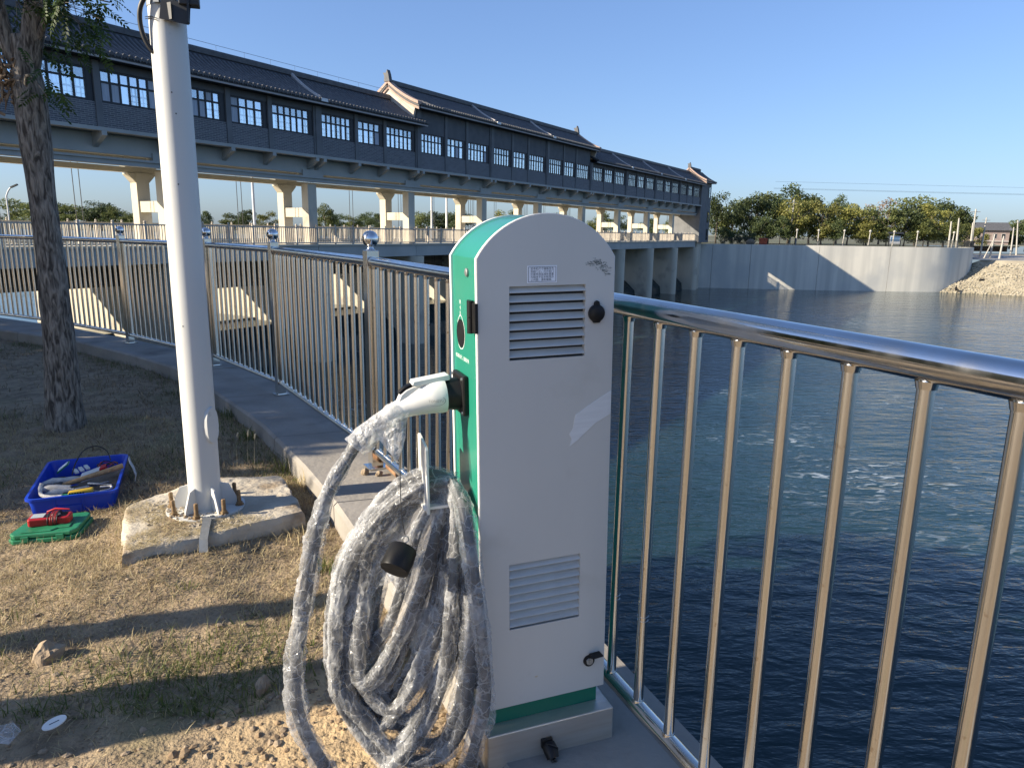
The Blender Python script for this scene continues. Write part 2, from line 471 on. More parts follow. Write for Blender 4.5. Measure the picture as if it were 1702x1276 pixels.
def water_material(name, col, rough, s1, b1, foam=0.0, stretch=(1, 1.8, 1)):
    m = bpy.data.materials.new(name)
    m.use_nodes = True
    t = m.node_tree
    b = t.nodes['Principled BSDF']
    b.inputs['Base Color'].default_value = (*col, 1)
    b.inputs['Roughness'].default_value = rough
    b.inputs['IOR'].default_value = 1.33
    tc = _n(t, 'ShaderNodeTexCoord')
    mp = _n(t, 'ShaderNodeMapping')
    mp.inputs['Rotation'].default_value = (0, 0, R(-14))
    mp.inputs['Scale'].default_value = stretch
    t.links.new(tc.outputs['Object'], mp.inputs[0])
    prev = None
    for sc, st, ds in ((s1 * 0.22, b1 * 0.55, 0.55), (s1, b1, 0.16), (s1 * 3.4, b1 * 0.9, 0.035)):
        nz = _n(t, 'ShaderNodeTexNoise')
        nz.inputs['Scale'].default_value = sc
        nz.inputs['Detail'].default_value = 3
        nz.inputs['Distortion'].default_value = 0.5
        t.links.new(mp.outputs[0], nz.inputs[0])
        bp = _n(t, 'ShaderNodeBump')
        bp.inputs['Strength'].default_value = st
        bp.inputs['Distance'].default_value = ds
        t.links.new(nz.outputs[0], bp.inputs['Height'])
        if prev:
            t.links.new(prev.outputs[0], bp.inputs['Normal'])
        prev = bp
    t.links.new(prev.outputs[0], b.inputs['Normal'])
    if foam:
        big = _n(t, 'ShaderNodeTexNoise')
        big.inputs['Scale'].default_value = 0.055
        big.inputs['Detail'].default_value = 3
        t.links.new(mp.outputs[0], big.inputs[0])
        bmr = _n(t, 'ShaderNodeMapRange')
        bmr.inputs['From Min'].default_value = 0.34
        bmr.inputs['From Max'].default_value = 0.80
        t.links.new(big.outputs[0], bmr.inputs[0])
        silt = _n(t, 'ShaderNodeMix', data_type='RGBA')
        silt.inputs[6].default_value = (*col, 1)
        silt.inputs[7].default_value = (0.022, 0.052, 0.060, 1)
        t.links.new(bmr.outputs[0], silt.inputs[0])
        nf = _n(t, 'ShaderNodeTexNoise')
        nf.inputs['Scale'].default_value = 0.10
        nf.inputs['Detail'].default_value = 2
        t.links.new(tc.outputs['Object'], nf.inputs[0])
        n2 = _n(t, 'ShaderNodeTexNoise')
        n2.inputs['Scale'].default_value = 1.5
        n2.inputs['Detail'].default_value = 7
        n2.inputs['Distortion'].default_value = 1.4
        t.links.new(mp.outputs[0], n2.inputs[0])
        a = _n(t, 'ShaderNodeMapRange')
        a.inputs['From Min'].default_value = 0.55
        a.inputs['From Max'].default_value = 0.70
        t.links.new(nf.outputs[0], a.inputs[0])
        c = _n(t, 'ShaderNodeMapRange')
        c.inputs['From Min'].default_value = 0.57
        c.inputs['From Max'].default_value = 0.66
        t.links.new(n2.outputs[0], c.inputs[0])
        mu = _n(t, 'ShaderNodeMath', operation='MULTIPLY')
        t.links.new(a.outputs[0], mu.inputs[0])
        t.links.new(c.outputs[0], mu.inputs[1])
        m2 = _n(t, 'ShaderNodeMath', operation='MULTIPLY')
        m2.inputs[1].default_value = foam
        t.links.new(mu.outputs[0], m2.inputs[0])
        mx = _n(t, 'ShaderNodeMix', data_type='RGBA')
        t.links.new(silt.outputs[2], mx.inputs[6])
        mx.inputs[7].default_value = (0.6, 0.66, 0.68, 1)
        t.links.new(m2.outputs[0], mx.inputs[0])
        t.links.new(mx.outputs[2], b.inputs['Base Color'])
    return m


M['water'] = water_material('river_water', (0.005, 0.019, 0.022), 0.05, 1.5, 0.46, 0.6, (0.8, 2.0, 1))
M['weir'] = water_material('weir_water', (0.010, 0.026, 0.032), 0.12, 2.2, 0.5, 0.0, (3.0, 0.6, 0.6))
M['water_still'] = water_material('still_water', (0.012, 0.03, 0.03), 0.04, 0.8, 0.10)

# ------------------------------------------------------------------ mesh helpers
class MB:
    def __init__(self):
        self.v, self.f = [], []

    def add(self, vs, fs):
        o = len(self.v)
        self.v.extend([tuple(p) for p in vs])
        self.f.extend([tuple(i + o for i in q) for q in fs])
        return self

    def box(self, a, b):
        x0, y0, z0 = a
        x1, y1, z1 = b
        return self.add([(x0, y0, z0), (x1, y0, z0), (x1, y1, z0), (x0, y1, z0), (x0, y0, z1), (x1, y0, z1), (x1, y1, z1), (x0, y1, z1)],
                        [(3, 2, 1, 0), (4, 5, 6, 7), (0, 1, 5, 4), (1, 2, 6, 5), (2, 3, 7, 6), (3, 0, 4, 7)])

    def obox(self, c, ax, ay, az):     # centre and three half-axis vectors
        c, ax, ay, az = map(Vector, (c, ax, ay, az))
        vs = [c - ax - ay - az, c + ax - ay - az, c + ax + ay - az, c - ax + ay - az,
              c - ax - ay + az, c + ax - ay + az, c + ax + ay + az, c - ax + ay + az]
        return self.add(vs, [(3, 2, 1, 0), (4, 5, 6, 7), (0, 1, 5, 4), (1, 2, 6, 5), (2, 3, 7, 6), (3, 0, 4, 7)])

    def tube(self, pts, rad, n=10, cap=True, jit=None):
        pts = [Vector(p) for p in pts]
        if not hasattr(rad, '__len__'):
            rad = [rad] * len(pts)
        o = len(self.v)
        t0 = (pts[1] - pts[0]).normalized()
        ref = Vector((0, 0, 1)) if abs(t0.z) < 0.9 else Vector((1, 0, 0))
        u = t0.cross(ref).normalized()
        for i, p in enumerate(pts):
            if i == 0:
                t = t0
            elif i == len(pts) - 1:
                t = (pts[i] - pts[i - 1]).normalized()
            else:
                t = (pts[i + 1] - pts[i - 1]).normalized()
            u = (u - t * u.dot(t))
            u = u.normalized() if u.length > 1e-6 else t.orthogonal().normalized()
            w = t.cross(u)
            for k in range(n):
                a = 2 * math.pi * k / n
                rr = rad[i] * (jit(i, k) if jit else 1.0)
                self.v.append(tuple(p + (u * math.cos(a) + w * math.sin(a)) * rr))
        m = len(pts)
        for i in range(m - 1):
            for k in range(n):
                a, b = o + i * n + k, o + i * n + (k + 1) % n
                self.f.append((a, b, b + n, a + n))
        if cap:
            self.f.append(tuple(o + k for k in reversed(range(n))))
            self.f.append(tuple(o + (m - 1) * n + k for k in range(n)))
        return self

    def prism(self, poly, axis, a, b):   # poly of 2-D points, extruded along axis 'x','y','z' from a to b
        def pt(p, h):
            return {'x': (h, p[0], p[1]), 'y': (p[0], h, p[1]), 'z': (p[0], p[1], h)}[axis]
        n = len(poly)
        vs = [pt(p, a) for p in poly] + [pt(p, b) for p in poly]
        fs = [tuple(range(n)), tuple(reversed(range(n, 2 * n)))]
        fs += [(i, i + n, (i + 1) % n + n, (i + 1) % n) for i in range(n)]
        return self.add(vs, fs)

    def ball(self, c, r, n=16, m=10, sq=(1, 1, 1)):
        vs = [(c[0], c[1], c[2] - r * sq[2])]
        for j in range(1, m):
            th = math.pi * j / m
            for k in range(n):
                a = 2 * math.pi * k / n
                vs.append((c[0] + r * sq[0] * math.sin(th) * math.cos(a), c[1] + r * sq[1] * math.sin(th) * math.sin(a), c[2] - r * sq[2] * math.cos(th)))
        vs.append((c[0], c[1], c[2] + r * sq[2]))
        fs = [(0, 1 + (k + 1) % n, 1 + k) for k in range(n)]
        for j in range(m - 2):
            for k in range(n):
                a = 1 + j * n + k
                b = 1 + j * n + (k + 1) % n
                fs.append((a, b, b + n, a + n))
        l = len(vs) - 1
        fs += [(l, l - n + k, l - n + (k + 1) % n) for k in range(n)]
        return self.add(vs, fs)

    def shift(self, d):
        self.v = [(p[0] + d[0], p[1] + d[1], p[2] + d[2]) for p in self.v]
        return self


def mesh_of(name, mb, m, smooth=False, angle=40, fix=True):
    me = bpy.data.meshes.new(name)
    me.from_pydata(mb.v, [], mb.f)
    if fix and len(mb.f) < 60000:
        b = bmesh.new()
        b.from_mesh(me)
        bmesh.ops.recalc_face_normals(b, faces=b.faces)
        b.to_mesh(me)
        b.free()
    me.materials.append(m)
    if smooth:
        me.shade_smooth()
        if angle < 180:
            me.set_sharp_from_angle(angle=R(angle))
    return me


def ob(name, me, parent=None, loc=(0, 0, 0), rot=(0, 0, 0), label=None, kind=None):
    o = bpy.data.objects.new(name, me)
    COL.objects.link(o)
    o.parent = parent
    o.location = loc
    o.rotation_euler = rot
    if label:
        o['label'] = label
    if kind:
        o['kind'] = kind
    return o


def part(name, mb, m, parent, smooth=False, angle=40, label=None, kind=None, bevel=0, **kw):
    o = ob(name, mesh_of(name, mb, m, smooth, angle), parent, label=label, kind=kind, **kw)
    if bevel:
        md = o.modifiers.new('bevel', 'BEVEL')
        md.width = bevel
        md.segments = 2
        md.limit_method = 'ANGLE'
    return o


def tag(o, label, cat, group=None):
    o['label'] = label
    o['category'] = cat
    if group:
        o['group'] = group
    return o


def thing(name, label, cat, loc=(0, 0, 0), rot=(0, 0, 0), group=None):
    o = bpy.data.objects.new(name, None)
    COL.objects.link(o)
    o.empty_display_size = 0.2
    o.location = loc
    o.rotation_euler = rot
    return tag(o, label, cat, group)


def struct(name, mb, m, **kw):
    o = part(name, mb, m, None, **kw)
    o['kind'] = 'structure'
    return o


def copy_tree(o, parent=None):
    c = o.copy()
    COL.objects.link(c)
    c.parent = parent
    for ch in list(o.children):
        copy_tree(ch, c)
    return c


def spline(pts, step):
    pts = [Vector(p) for p in pts]
    P = [pts[0] * 2 - pts[1]] + pts + [pts[-1] * 2 - pts[-2]]
    out = []
    for i in range(1, len(P) - 2):
        a, b, c, d = P[i - 1:i + 3]
        n = max(2, int((c - b).length / step))
        for k in range(n):
            t = k / n
            out.append(0.5 * ((2 * b) + (c - a) * t + (2 * a - 5 * b + 4 * c - d) * t * t + (3 * b - a - 3 * c + d) * t ** 3))
    out.append(pts[-1])
    return out


def text(name, body, size, m, parent, loc, rot, align='CENTER', spacing=1.0, line=1.0, kind=None):
    c = bpy.data.curves.new(name, 'FONT')
    c.body = body
    c.size = size
    c.align_x = align
    c.align_y = 'CENTER'
    c.space_character = spacing
    c.space_line = line
    c.resolution_u = 3
    tmp = bpy.data.objects.new(name, c)
    COL.objects.link(tmp)
    me = bpy.data.meshes.new_from_object(tmp.evaluated_get(bpy.context.evaluated_depsgraph_get()))
    bpy.data.objects.remove(tmp)
    bpy.data.curves.remove(c)
    me.name = name
    me.materials.clear()
    me.materials.append(m)
    return ob(name, me, parent, loc, rot, kind=kind)

# ------------------------------------------------------------------ the near bank
RAIL = [(1.75, -1.525), (0.061, 2.483), (-0.814, 4.09), (-1.99, 5.96), (-3.075, 7.221), (-4.663, 8.563), (-6.39, 9.77), (-8.5, 10.95), (-12.0, 12.4), (-22.0, 15.2)]
INNER = [(1.35, -1.5), (0.05, 1.5), (-0.12, 1.9), (-0.752, 3.162), (-1.147, 3.912), (-1.87, 5.073), (-2.6, 6.05), (-3.359, 6.999), (-4.3, 7.82), (-5.474, 8.723), (-6.544, 9.305), (-8.6, 10.3),
         (-12.3, 11.7), (-22.2, 14.5)]


def side(poly, d):
    out = []
    for i, p in enumerate(poly):
        a = Vector(poly[max(0, i - 1)])
        b = Vector(poly[min(len(poly) - 1, i + 1)])
        t = (b - a).normalized()
        out.append((p[0] + t.y * d, p[1] - t.x * d))
    return out


OUTER = side(RAIL, 0.16)


def at_len(poly, n):
    pts = [Vector(p) for p in poly]
    L = [0]
    for a, b in zip(pts, pts[1:]):
        L.append(L[-1] + (b - a).length)
    res = []
    for k in range(n):
        s = L[-1] * k / (n - 1)
        i = max(j for j in range(len(L)) if L[j] <= s + 1e-9)
        i = min(i, len(pts) - 2)
        res.append(pts[i].lerp(pts[i + 1], (s - L[i]) / (L[i + 1] - L[i])))
    return res


# soil sheet: fine near the camera, coarse further off; cut off under the coping
def inner_x(y):
    for (x0, y0), (x1, y1) in zip(RAIL, RAIL[1:]):
        if y0 <= y <= y1:
            return x0 + (x1 - x0) * (y - y0) / (y1 - y0)
    return RAIL[0][0] if y < RAIL[0][1] else -22.0


def soil_z(x, y):
    z = -0.135
    z += 0.035 * noise.noise((x * 0.9, y * 0.9, 0.3))
    z += 0.022 * noise.noise((x * 4.1, y * 4.1, 1.7)) + 0.010 * noise.noise((x * 13, y * 13, 4.2)) + 0.006 * noise.noise((x * 31, y * 31, 9.2))
    z += .045 * math.exp(-((x + 1.62) ** 2 + (y - 3.02) ** 2) / .10)
    return z


def axis_vals(lo, a, b, hi, fine, coarse_n):
    left = [a - (a - lo) * (i / coarse_n) ** 2.2 for i in range(coarse_n, 0, -1)]
    mid = list(np.arange(a, b, fine))
    right = [b + (hi - b) * (i / coarse_n) ** 2.2 for i in range(0, coarse_n + 1)]
    return left + mid + right


xs = axis_vals(-60, -3.3, 0.3, 2.2, 0.024, 26)
ys = axis_vals(-30, 1.3, 4.4, 16, 0.024, 30)
vid = {}
soil = MB()
for j, y in enumerate(ys):
    ix = inner_x(y)
    for i, x in enumerate(xs):
        if x < ix + 0.05:
            vid[i, j] = len(soil.v)
            soil.v.append((x, y, soil_z(x, y)))
for j in range(len(ys) - 1):
    for i in range(len(xs) - 1):
        q = [(i, j), (i + 1, j), (i + 1, j + 1), (i, j + 1)]
        if all(k in vid for k in q):
            soil.f.append(tuple(vid[k] for k in q))
me = mesh_of('soil_ground', soil, M['soil'], True, 180, fix=False)
ob('soil_ground', me, kind='structure')

# kerb-like coping in cast lengths with open joints
cop = thing('coping', 'weathered concrete coping kerb under the stainless railing along the river bank', 'coping')
cop['kind'] = 'structure'
NSEG = 22
pin, pout = at_len(INNER, NSEG * 4 + 1), at_len(OUTER, NSEG * 4 + 1)
for s in range(NSEG):
    mb = MB()
    vs, fs = [], []
    for k in range(5):
        i = s * 4 + k
        a, b = pin[i].copy(), pout[i].copy()
        t = (pin[min(i + 1, len(pin) - 1)] - pin[max(i - 1, 0)]).normalized()
        if k == 0:
            a += t * 0.006; b += t * 0.006
        if k == 4:
            a -= t * 0.006; b -= t * 0.006
        dz = 0.006 * noise.noise((s * 3.1, 0, 0))
        j = 0.012 * noise.noise((a.x * 3, a.y * 3, 2.0))
        a.x += j
        d = (b - a).normalized() * 0.018
        vs += [(a.x, a.y, -0.42), (a.x, a.y, -0.018 + dz), (a.x + d.x, a.y + d.y, dz), (b.x, b.y, dz), (b.x, b.y, -0.42)]
    for k in range(4):
        for e in range(5):
            p, q = k * 5 + e, k * 5 + (e + 1) % 5
            fs.append((p, q, q + 5, p + 5))
    fs += [(4, 3, 2, 1, 0), (20, 21, 22, 23, 24)]
    mb.add(vs, fs)
    part('coping_block', mb, M['coping'], cop)

# retaining wall below the coping, down into the water
rw = MB()
o1, o2 = side(RAIL, 0.13), side(RAIL, -0.25)
for i in range(len(RAIL) - 1):
    a, b, c, d = o1[i], o1[i + 1], o2[i + 1], o2[i]
    vs = [(p[0], p[1], z) for z in (-10.0, -0.3) for p in (a, b, c, d)]
    rw.add(vs, [(0, 1, 5, 4), (1, 2, 6, 5), (2, 3, 7, 6), (3, 0, 4, 7), (4, 5, 6, 7)])
struct('retaining_wall', rw, M['quay'])
bank = MB()
bank.add([(-12, 12.0, -0.32), (-22.3, 14.6, -0.32), (-45.5, 20.6, -0.32), (-2600, 1570, -0.32), (-2600, -400, -0.32), (-12, -400, -0.32)], [(0, 1, 2, 3, 4, 5)])
struct('bank_ground', bank, M['far_ground'])

# ------------------------------------------------------------------ the river and the far side
W = MB()
W.add([(-70, -1500, -7.7), (3000, -1500, -7.7), (3000, 135, -7.7), (-70, 135, -7.7)], [(0, 1, 2, 3)])
struct('river_water', W, M['water'])

TH = R(31.3492)
BX = Vector((math.sin(TH), math.cos(TH), 0))
NX = Vector((math.cos(TH), -math.sin(TH), 0))


def bp(t, D, z=0.0):
    p = BX * t - NX * D
    return (p.x, p.y, z)


W = MB()
W.add([bp(-8, 43, -5.0), bp(121, 43, -5.0), bp(121, 3000, -5.0), bp(-8, 3000, -5.0)], [(0, 1, 2, 3)])
struct('upstream_water', W, M['water_still'])

WALL = [(29.9, 125.6), (41, 124.6), (52, 123.9), (63, 123.5), (71.5, 123.6), (76.5, 124.8), (80.5, 127.3), (83.0, 131.0), (84.0, 136.0)]
far = MB()
fp = [(29.6, 125.9)] + [(x, y + 0.3) for x, y in WALL[1:]] + [(90, 170), (3200, 900), (3200, 5200), (-3200, 5200), (-2600, 1720), bp(121.5, 36.5)[:2]]
far.add([(x, y, -0.25) for x, y in fp], [tuple(range(len(fp)))])
struct('far_ground', far, M['far_ground'])
ter = MB()
ter.add([(83.2, 128.5, -2.25), (3000, 60, -2.25), (3200, 1200, -2.25), (84.5, 172, -2.25)], [(0, 1, 2, 3)])
struct('lower_terrace', ter, M['terrace'])

# curved quay wall: tall panels with open joints and a cap
qw = thing('quay_wall', 'long curved pale concrete quay wall across the river, streaked and half shaded', 'quay wall', (52, 124, -7.7))
pts = spline([(x, y, 0) for x, y in WALL], 0.8)
L = [0]
for a, b in zip(pts, pts[1:]):
    L.append(L[-1] + (b - a).length)


def wall_at(s):
    i = max(j for j in range(len(L)) if L[j] <= s + 1e-6)
    i = min(i, len(pts) - 2)
    return pts[i].lerp(pts[i + 1], (s - L[i]) / (L[i + 1] - L[i]))


edges = [0, 4.5, 11.0, 22.5, 34.5, L[-1]]
for a, b in zip(edges, edges[1:]):
    mb = MB()
    n = max(4, int((b - a) / 0.9))
    vs, fs = [], []
    for k in range(n + 1):
        s = a + 0.03 + (b - a - 0.06) * k / n
        p = wall_at(s)
        q = wall_at(min(s + 0.3, L[-1]))
        q0 = wall_at(max(s - 0.3, 0))
        t = (q - q0).normalized()
        nn = Vector((t.y, -t.x, 0))
        for d, z in ((0, -9.0), (0, -0.12), (-0.6, -0.12), (-0.6, -9.0)):
            g = p + nn * d - Vector((52, 124, 0))
            vs.append((g.x, g.y, z + 7.7))
    for k in range(n):
        for e in range(4):
            x, y = k * 4 + e, k * 4 + (e + 1) % 4
            fs.append((x, y, y + 4, x + 4))
    fs += [(0, 1, 2, 3), (n * 4 + 3, n * 4 + 2, n * 4 + 1, n * 4)]
    mb.add(vs, fs)
    part('wall_panel', mb, M['quay'], qw, True, 30)

# stony bank beside the quay wall
edge = [(73.4, 123.2), (77, 121.9), (80, 120.6), (83.5, 117.5), (90, 112), (110, 97), (160, 60), (300, -60)]
top = [(80.4, 127.0), (82.6, 130.0), (83.4, 129.0), (90, 127.6), (97, 123.5), (118, 110), (170, 76), (320, -40)]
bk = MB()
NB = 26
for i, (e, tp) in enumerate(zip(edge, top)):
    z1 = -4.6 if i == 0 else (-2.9 if i == 1 else -2.3)
    for k in range(NB + 1):
        f = k / NB
        f2 = -0.12 + 1.12 * f
        x, y = e[0] + (tp[0] - e[0]) * f2, e[1] + (tp[1] - e[1]) * f2
        z = -7.72 + (z1 + 7.72) * f2 + 0.12 * noise.noise((x * 0.6, y * 0.6, 0))
        bk.v.append((x, y, z))
for i in range(len(edge) - 1):
    for k in range(NB):
        a = i * (NB + 1) + k
        bk.f.append((a, a + 1, a + NB + 2, a + NB + 1))
struct('river_bank_slope', bk, M['bank_soil'], smooth=True, angle=180)
# loose stones on it
ico = [(0, 0, 1)] + [(0.894 * math.cos(2 * math.pi * k / 5), 0.894 * math.sin(2 * math.pi * k / 5), 0.447) for k in range(5)] + \
      [(0.894 * math.cos(2 * math.pi * (k + .5) / 5), 0.894 * math.sin(2 * math.pi * (k + .5) / 5), -0.447) for k in range(5)] + [(0, 0, -1)]
ico_f = [(0, 1 + k, 1 + (k + 1) % 5) for k in range(5)] + [(1 + k, 6 + k, 1 + (k + 1) % 5) for k in range(5)] + \
        [(1 + (k + 1) % 5, 6 + k, 6 + (k + 1) % 5) for k in range(5)] + [(11, 6 + (k + 1) % 5, 6 + k) for k in range(5)]


def stone(mb, c, r, rnd):
    vs = []
    sx, sy, sz = r * rnd.uniform(.7, 1.3), r * rnd.uniform(.7, 1.3), r * rnd.uniform(.45, .85)
    a = rnd.uniform(0, 6.3)
    for p in ico:
        f = rnd.uniform(.8, 1.15)
        x, y = p[0] * sx * f, p[1] * sy * f
        vs.append((c[0] + x * math.cos(a) - y * math.sin(a), c[1] + x * math.sin(a) + y * math.cos(a), c[2] + p[2] * sz * f))
    mb.add(vs, ico_f)


rnd = random.Random(3)
rp = MB()
for _ in range(2600):
    i = rnd.choices(range(5), (1, 1.4, 2, 3, 4))[0]
    f, g = rnd.random(), rnd.random() ** 1.25
    e = Vector(edge[i]).lerp(Vector(edge[i + 1]), f)
    tp = Vector(top[i]).lerp(Vector(top[i + 1]), f)
    z1 = [-4.6, -2.9, -2.3, -2.3, -2.3, -2.3][i] * (1 - f) + [-2.9, -2.3, -2.3, -2.3, -2.3][min(i, 4)] * f
    p = e.lerp(tp, g * 0.9)
    stone(rp, (p.x, p.y, -7.72 + (z1 + 7.72) * g * 0.9 + 0.05), rnd.uniform(.08, .24), rnd)
o = struct('riprap', rp, M['riprap'])
o['kind'] = 'stuff'

# ------------------------------------------------------------------ the sluice bridge (local axes: along, across away from us, up)
BO = (60.0, 37.0, -7.7)
broot_loc = bp(60, 37, -7.7)
BROT = (0, 0, R(90) - TH)
TK = [24.6 + 10.42 * k for k in range(-3, 10)]          # pier / bay lines
bridge = thing('sluice_bridge', 'concrete sluice bridge with paired columns, piers and steel gates across the river', 'bridge', broot_loc, BROT)


class BMB(MB):
    org = BO

    def done(self):
        return self.shift((-self.org[0], -self.org[1], -self.org[2]))


def bpart(name, mb, m, parent=bridge, **kw):
    return part(name, mb.done(), m, parent, **kw)


# deck and its front beam, one length per bay
T0, T1 = -9.0, 121.2
for k in range(len(TK) - 1):
    a, b = TK[k] + 0.02, TK[k + 1] - 0.02
    mb = BMB()
    mb.box((a, 37.35, -0.3), (b, 48.2, 0.28))
    bpart('deck_slab', mb, M['concrete'])
    mb = BMB()
    mb.box((a, 36.9, -0.62), (b, 37.33, 0.24))
    bpart('edge_beam', mb, M['concrete_grey'])
    mb = BMB()
    mb.box((a, 36.8, 0.243), (b, 37.34, 0.36))
    mb.box((a, 47.9, 0.283), (b, 48.3, 0.40))
    bpart('deck_kerb', mb, M['concrete'])
for k, t in enumerate(TK):
    mb = BMB()                                            # pier with a rounded nose
    poly = [(t - .7, 52), (t - .7, 37.0)] + [(t - .7 * math.cos(a), 37.0 - .7 * math.sin(a)) for a in np.linspace(0.15, math.pi - 0.15, 9)] + [(t + .7, 37.0), (t + .7, 52)]
    mb.prism(poly, 'z', -9.5, -0.64)
    bpart('pier', mb, M['concrete'], smooth=True, angle=35)
    if k == len(TK) - 1:
        continue
    for D in (37.3, 39.7):
        mb = BMB()
        mb.box((t - .38, D, 0.284), (t + .38, D + 0.6, 4.30))
        bpart('column', mb, M['concrete'])
        if D > 38:
            mb = BMB()                                    # haunch under the rear girder
            mb.prism([(t - .37, 3.75), (t + .37, 3.75), (t + .80, 4.20), (t + .80, 4.28), (t - .80, 4.28), (t - .80, 4.20)], 'y', D + .02, D + .58)
            bpart('column_head', mb, M['concrete'])
    mb = BMB()
    mb.box((t - .3, 37.9, 2.15), (t + .3, 39.7, 2.75))
    bpart('crossbeam', mb, M['concrete'])
for k in range(len(TK) - 1):
    a, b = TK[k] + .42, TK[k + 1] - .42
    mb = BMB()                                            # twin track beams with gap of sky between
    mb.box((TK[k], 37.05, 4.424), (TK[k + 1] - .01, 37.5, 4.66))
    mb.box((TK[k], 36.95, 4.663), (TK[k + 1] - .01, 37.55, 4.78))
    bpart('track_beam', mb, M['concrete_grey'])
    mb = BMB()
    mb.box((TK[k], 39.75, 4.30), (TK[k + 1] - .01, 40.2, 4.58))
    bpart('track_beam', mb, M['concrete'])
    mb = BMB()                                            # main girder below the gallery
    mb.box((TK[k] + .01, 37.2, 4.95), (TK[k + 1] - .01, 37.7, 5.90))
    mb.box((TK[k] + .01, 39.8, 4.95), (TK[k + 1] - .01, 40.3, 5.90))
    bpart('girder', mb, M['concrete_grey'])
    mb = BMB()
    mb.box((TK[k] - .9, 37.12, 4.783), (TK[k] + .9, 37.72, 5.2))
    mb.box((TK[k] - .9, 39.72, 4.583), (TK[k] + .9, 40.32, 5.2))
    bpart('bearing_block', mb, M['concrete_grey'])
    for fr in (0.0, 0.345, 0.63):                         # brackets under the gallery floor
        offs = (-.33, .33) if fr == 0 else (0,)
        for of in offs:
            t = TK[k] + 10.42 * fr + of
            mb = BMB()
            mb.prism([(37.2, 5.2), (37.2, 5.916), (36.28, 5.916), (36.28, 5.72)], 'x', t - .13, t + .13)
            bpart('bracket', mb, M['concrete_grey'])
    mb = BMB()                                            # lifted gate leaf hanging below the rear of the deck
    mb.box((TK[k] + .75, 41.6, -2.1 if k % 3 else -2.6), (TK[k + 1] - .75, 41.9, -.32))
    for zz in (-1.9, -1.4, -.9):
        mb.box((TK[k] + .75, 41.35, zz - .1), (TK[k + 1] - .75, 41.597, zz + .1))
    bpart('sluice_gate', mb, M['gate'])
    mb = BMB()
    mb.prism([(38.2, -9.5), (38.6, -6.6), (40.2, -5.2), (44, -5.1), (44, -9.5)], 'x', TK[k] + .71, TK[k + 1] - .71)
    bpart('weir_sill', mb, M['weir'])
    mb = BMB()                                            # hoist cables
    tm = (TK[k] + TK[k + 1]) / 2
    for sx in (-2.6, -2.25, -1.95, -1.7, 2.0, 2.35):
        mb.tube([(tm + sx, 40.9, -1.5), (tm + sx, 40.9, 5.9)], 0.022, 5)
    bpart('hoist_cable', mb, M['dark_metal'], kind='stuff')
mb = BMB()                                                # abutments
mb.box((-14, 36.5, -9.5), (T0 + 2.4, 52, 0.1))
bpart('abutment', mb, M['concrete'])
mb = BMB()
mb.box((119.2, 36.9, -9.5), (121.6, 60, 0.1))
bpart('abutment', mb, M['concrete'])


def deck_fence(label, D, zb, h):
    f = thing('deck_railing', label, 'railing', bp(60, D, zb), BROT)
    for k in range(len(TK) - 1):
        mb = BMB()
        mb.org = (60, D, zb)
        a, b = TK[k], TK[k + 1]
        n = 66
        for i in range(1, n):
            x = a + (b - a) * i / n
            if i % 11:
                mb.box((x - .022, D - .02, zb + .12), (x + .022, D + .02, zb + h - .12))
        part('baluster_panel', mb.done(), M['railing_stone'], f, kind='stuff')
        mb = BMB()
        mb.org = (60, D, zb)
        mb.box((a + .001, D - .05, zb + .04), (b - .001, D + .05, zb + .12))
        part('bottom_rail', mb.done(), M['railing_stone'], f)
        mb = BMB()
        mb.org = (60, D, zb)
        mb.box((a + .001, D - .04, zb + h - .12), (b - .001, D + .04, zb + h - .05))
        part('top_rail', mb.done(), M['railing_stone'], f)
        for i in range(0, 66, 11):
            x = a + (b - a) * i / n
            mb = BMB()
            mb.org = (60, D, zb)
            mb.box((x - .055, D - .055, zb), (x + .055, D + .055, zb + h))
            mb.ball((x, D, zb + h + .06), 0.075, 8, 6)
            part('post', mb.done(), M['railing_stone'], f)
    return f


deck_fence('pale railing along the near edge of the sluice bridge deck', 37.05, 0.362, 1.18)
deck_fence('pale railing with white post caps along the far edge of the bridge deck', 48.1, 0.402, 1.25)

# ------------------------------------------------------------------ the gallery on the bridge
GO = (60.0, 36.5, 5.92)
gal = thing('gallery_building', 'long dark grey traditional gallery with tiled roof built on the sluice bridge', 'gallery', bp(*GO), BROT)


class GMB(BMB):
    org = GO


def gpart(name, mb, m, parent=gal, **kw):
    return part(name, mb.done(), m, parent, **kw)


FLO = 5.92
Z0, ZS, ZH = 6.10, 7.28, 8.84                       # wall foot, window sill, window head


def eave_z(k):
    return 10.62 if 5 <= k <= 7 else 9.36


def ridge_z(k):
    return 12.42 if 5 <= k <= 7 else 11.28


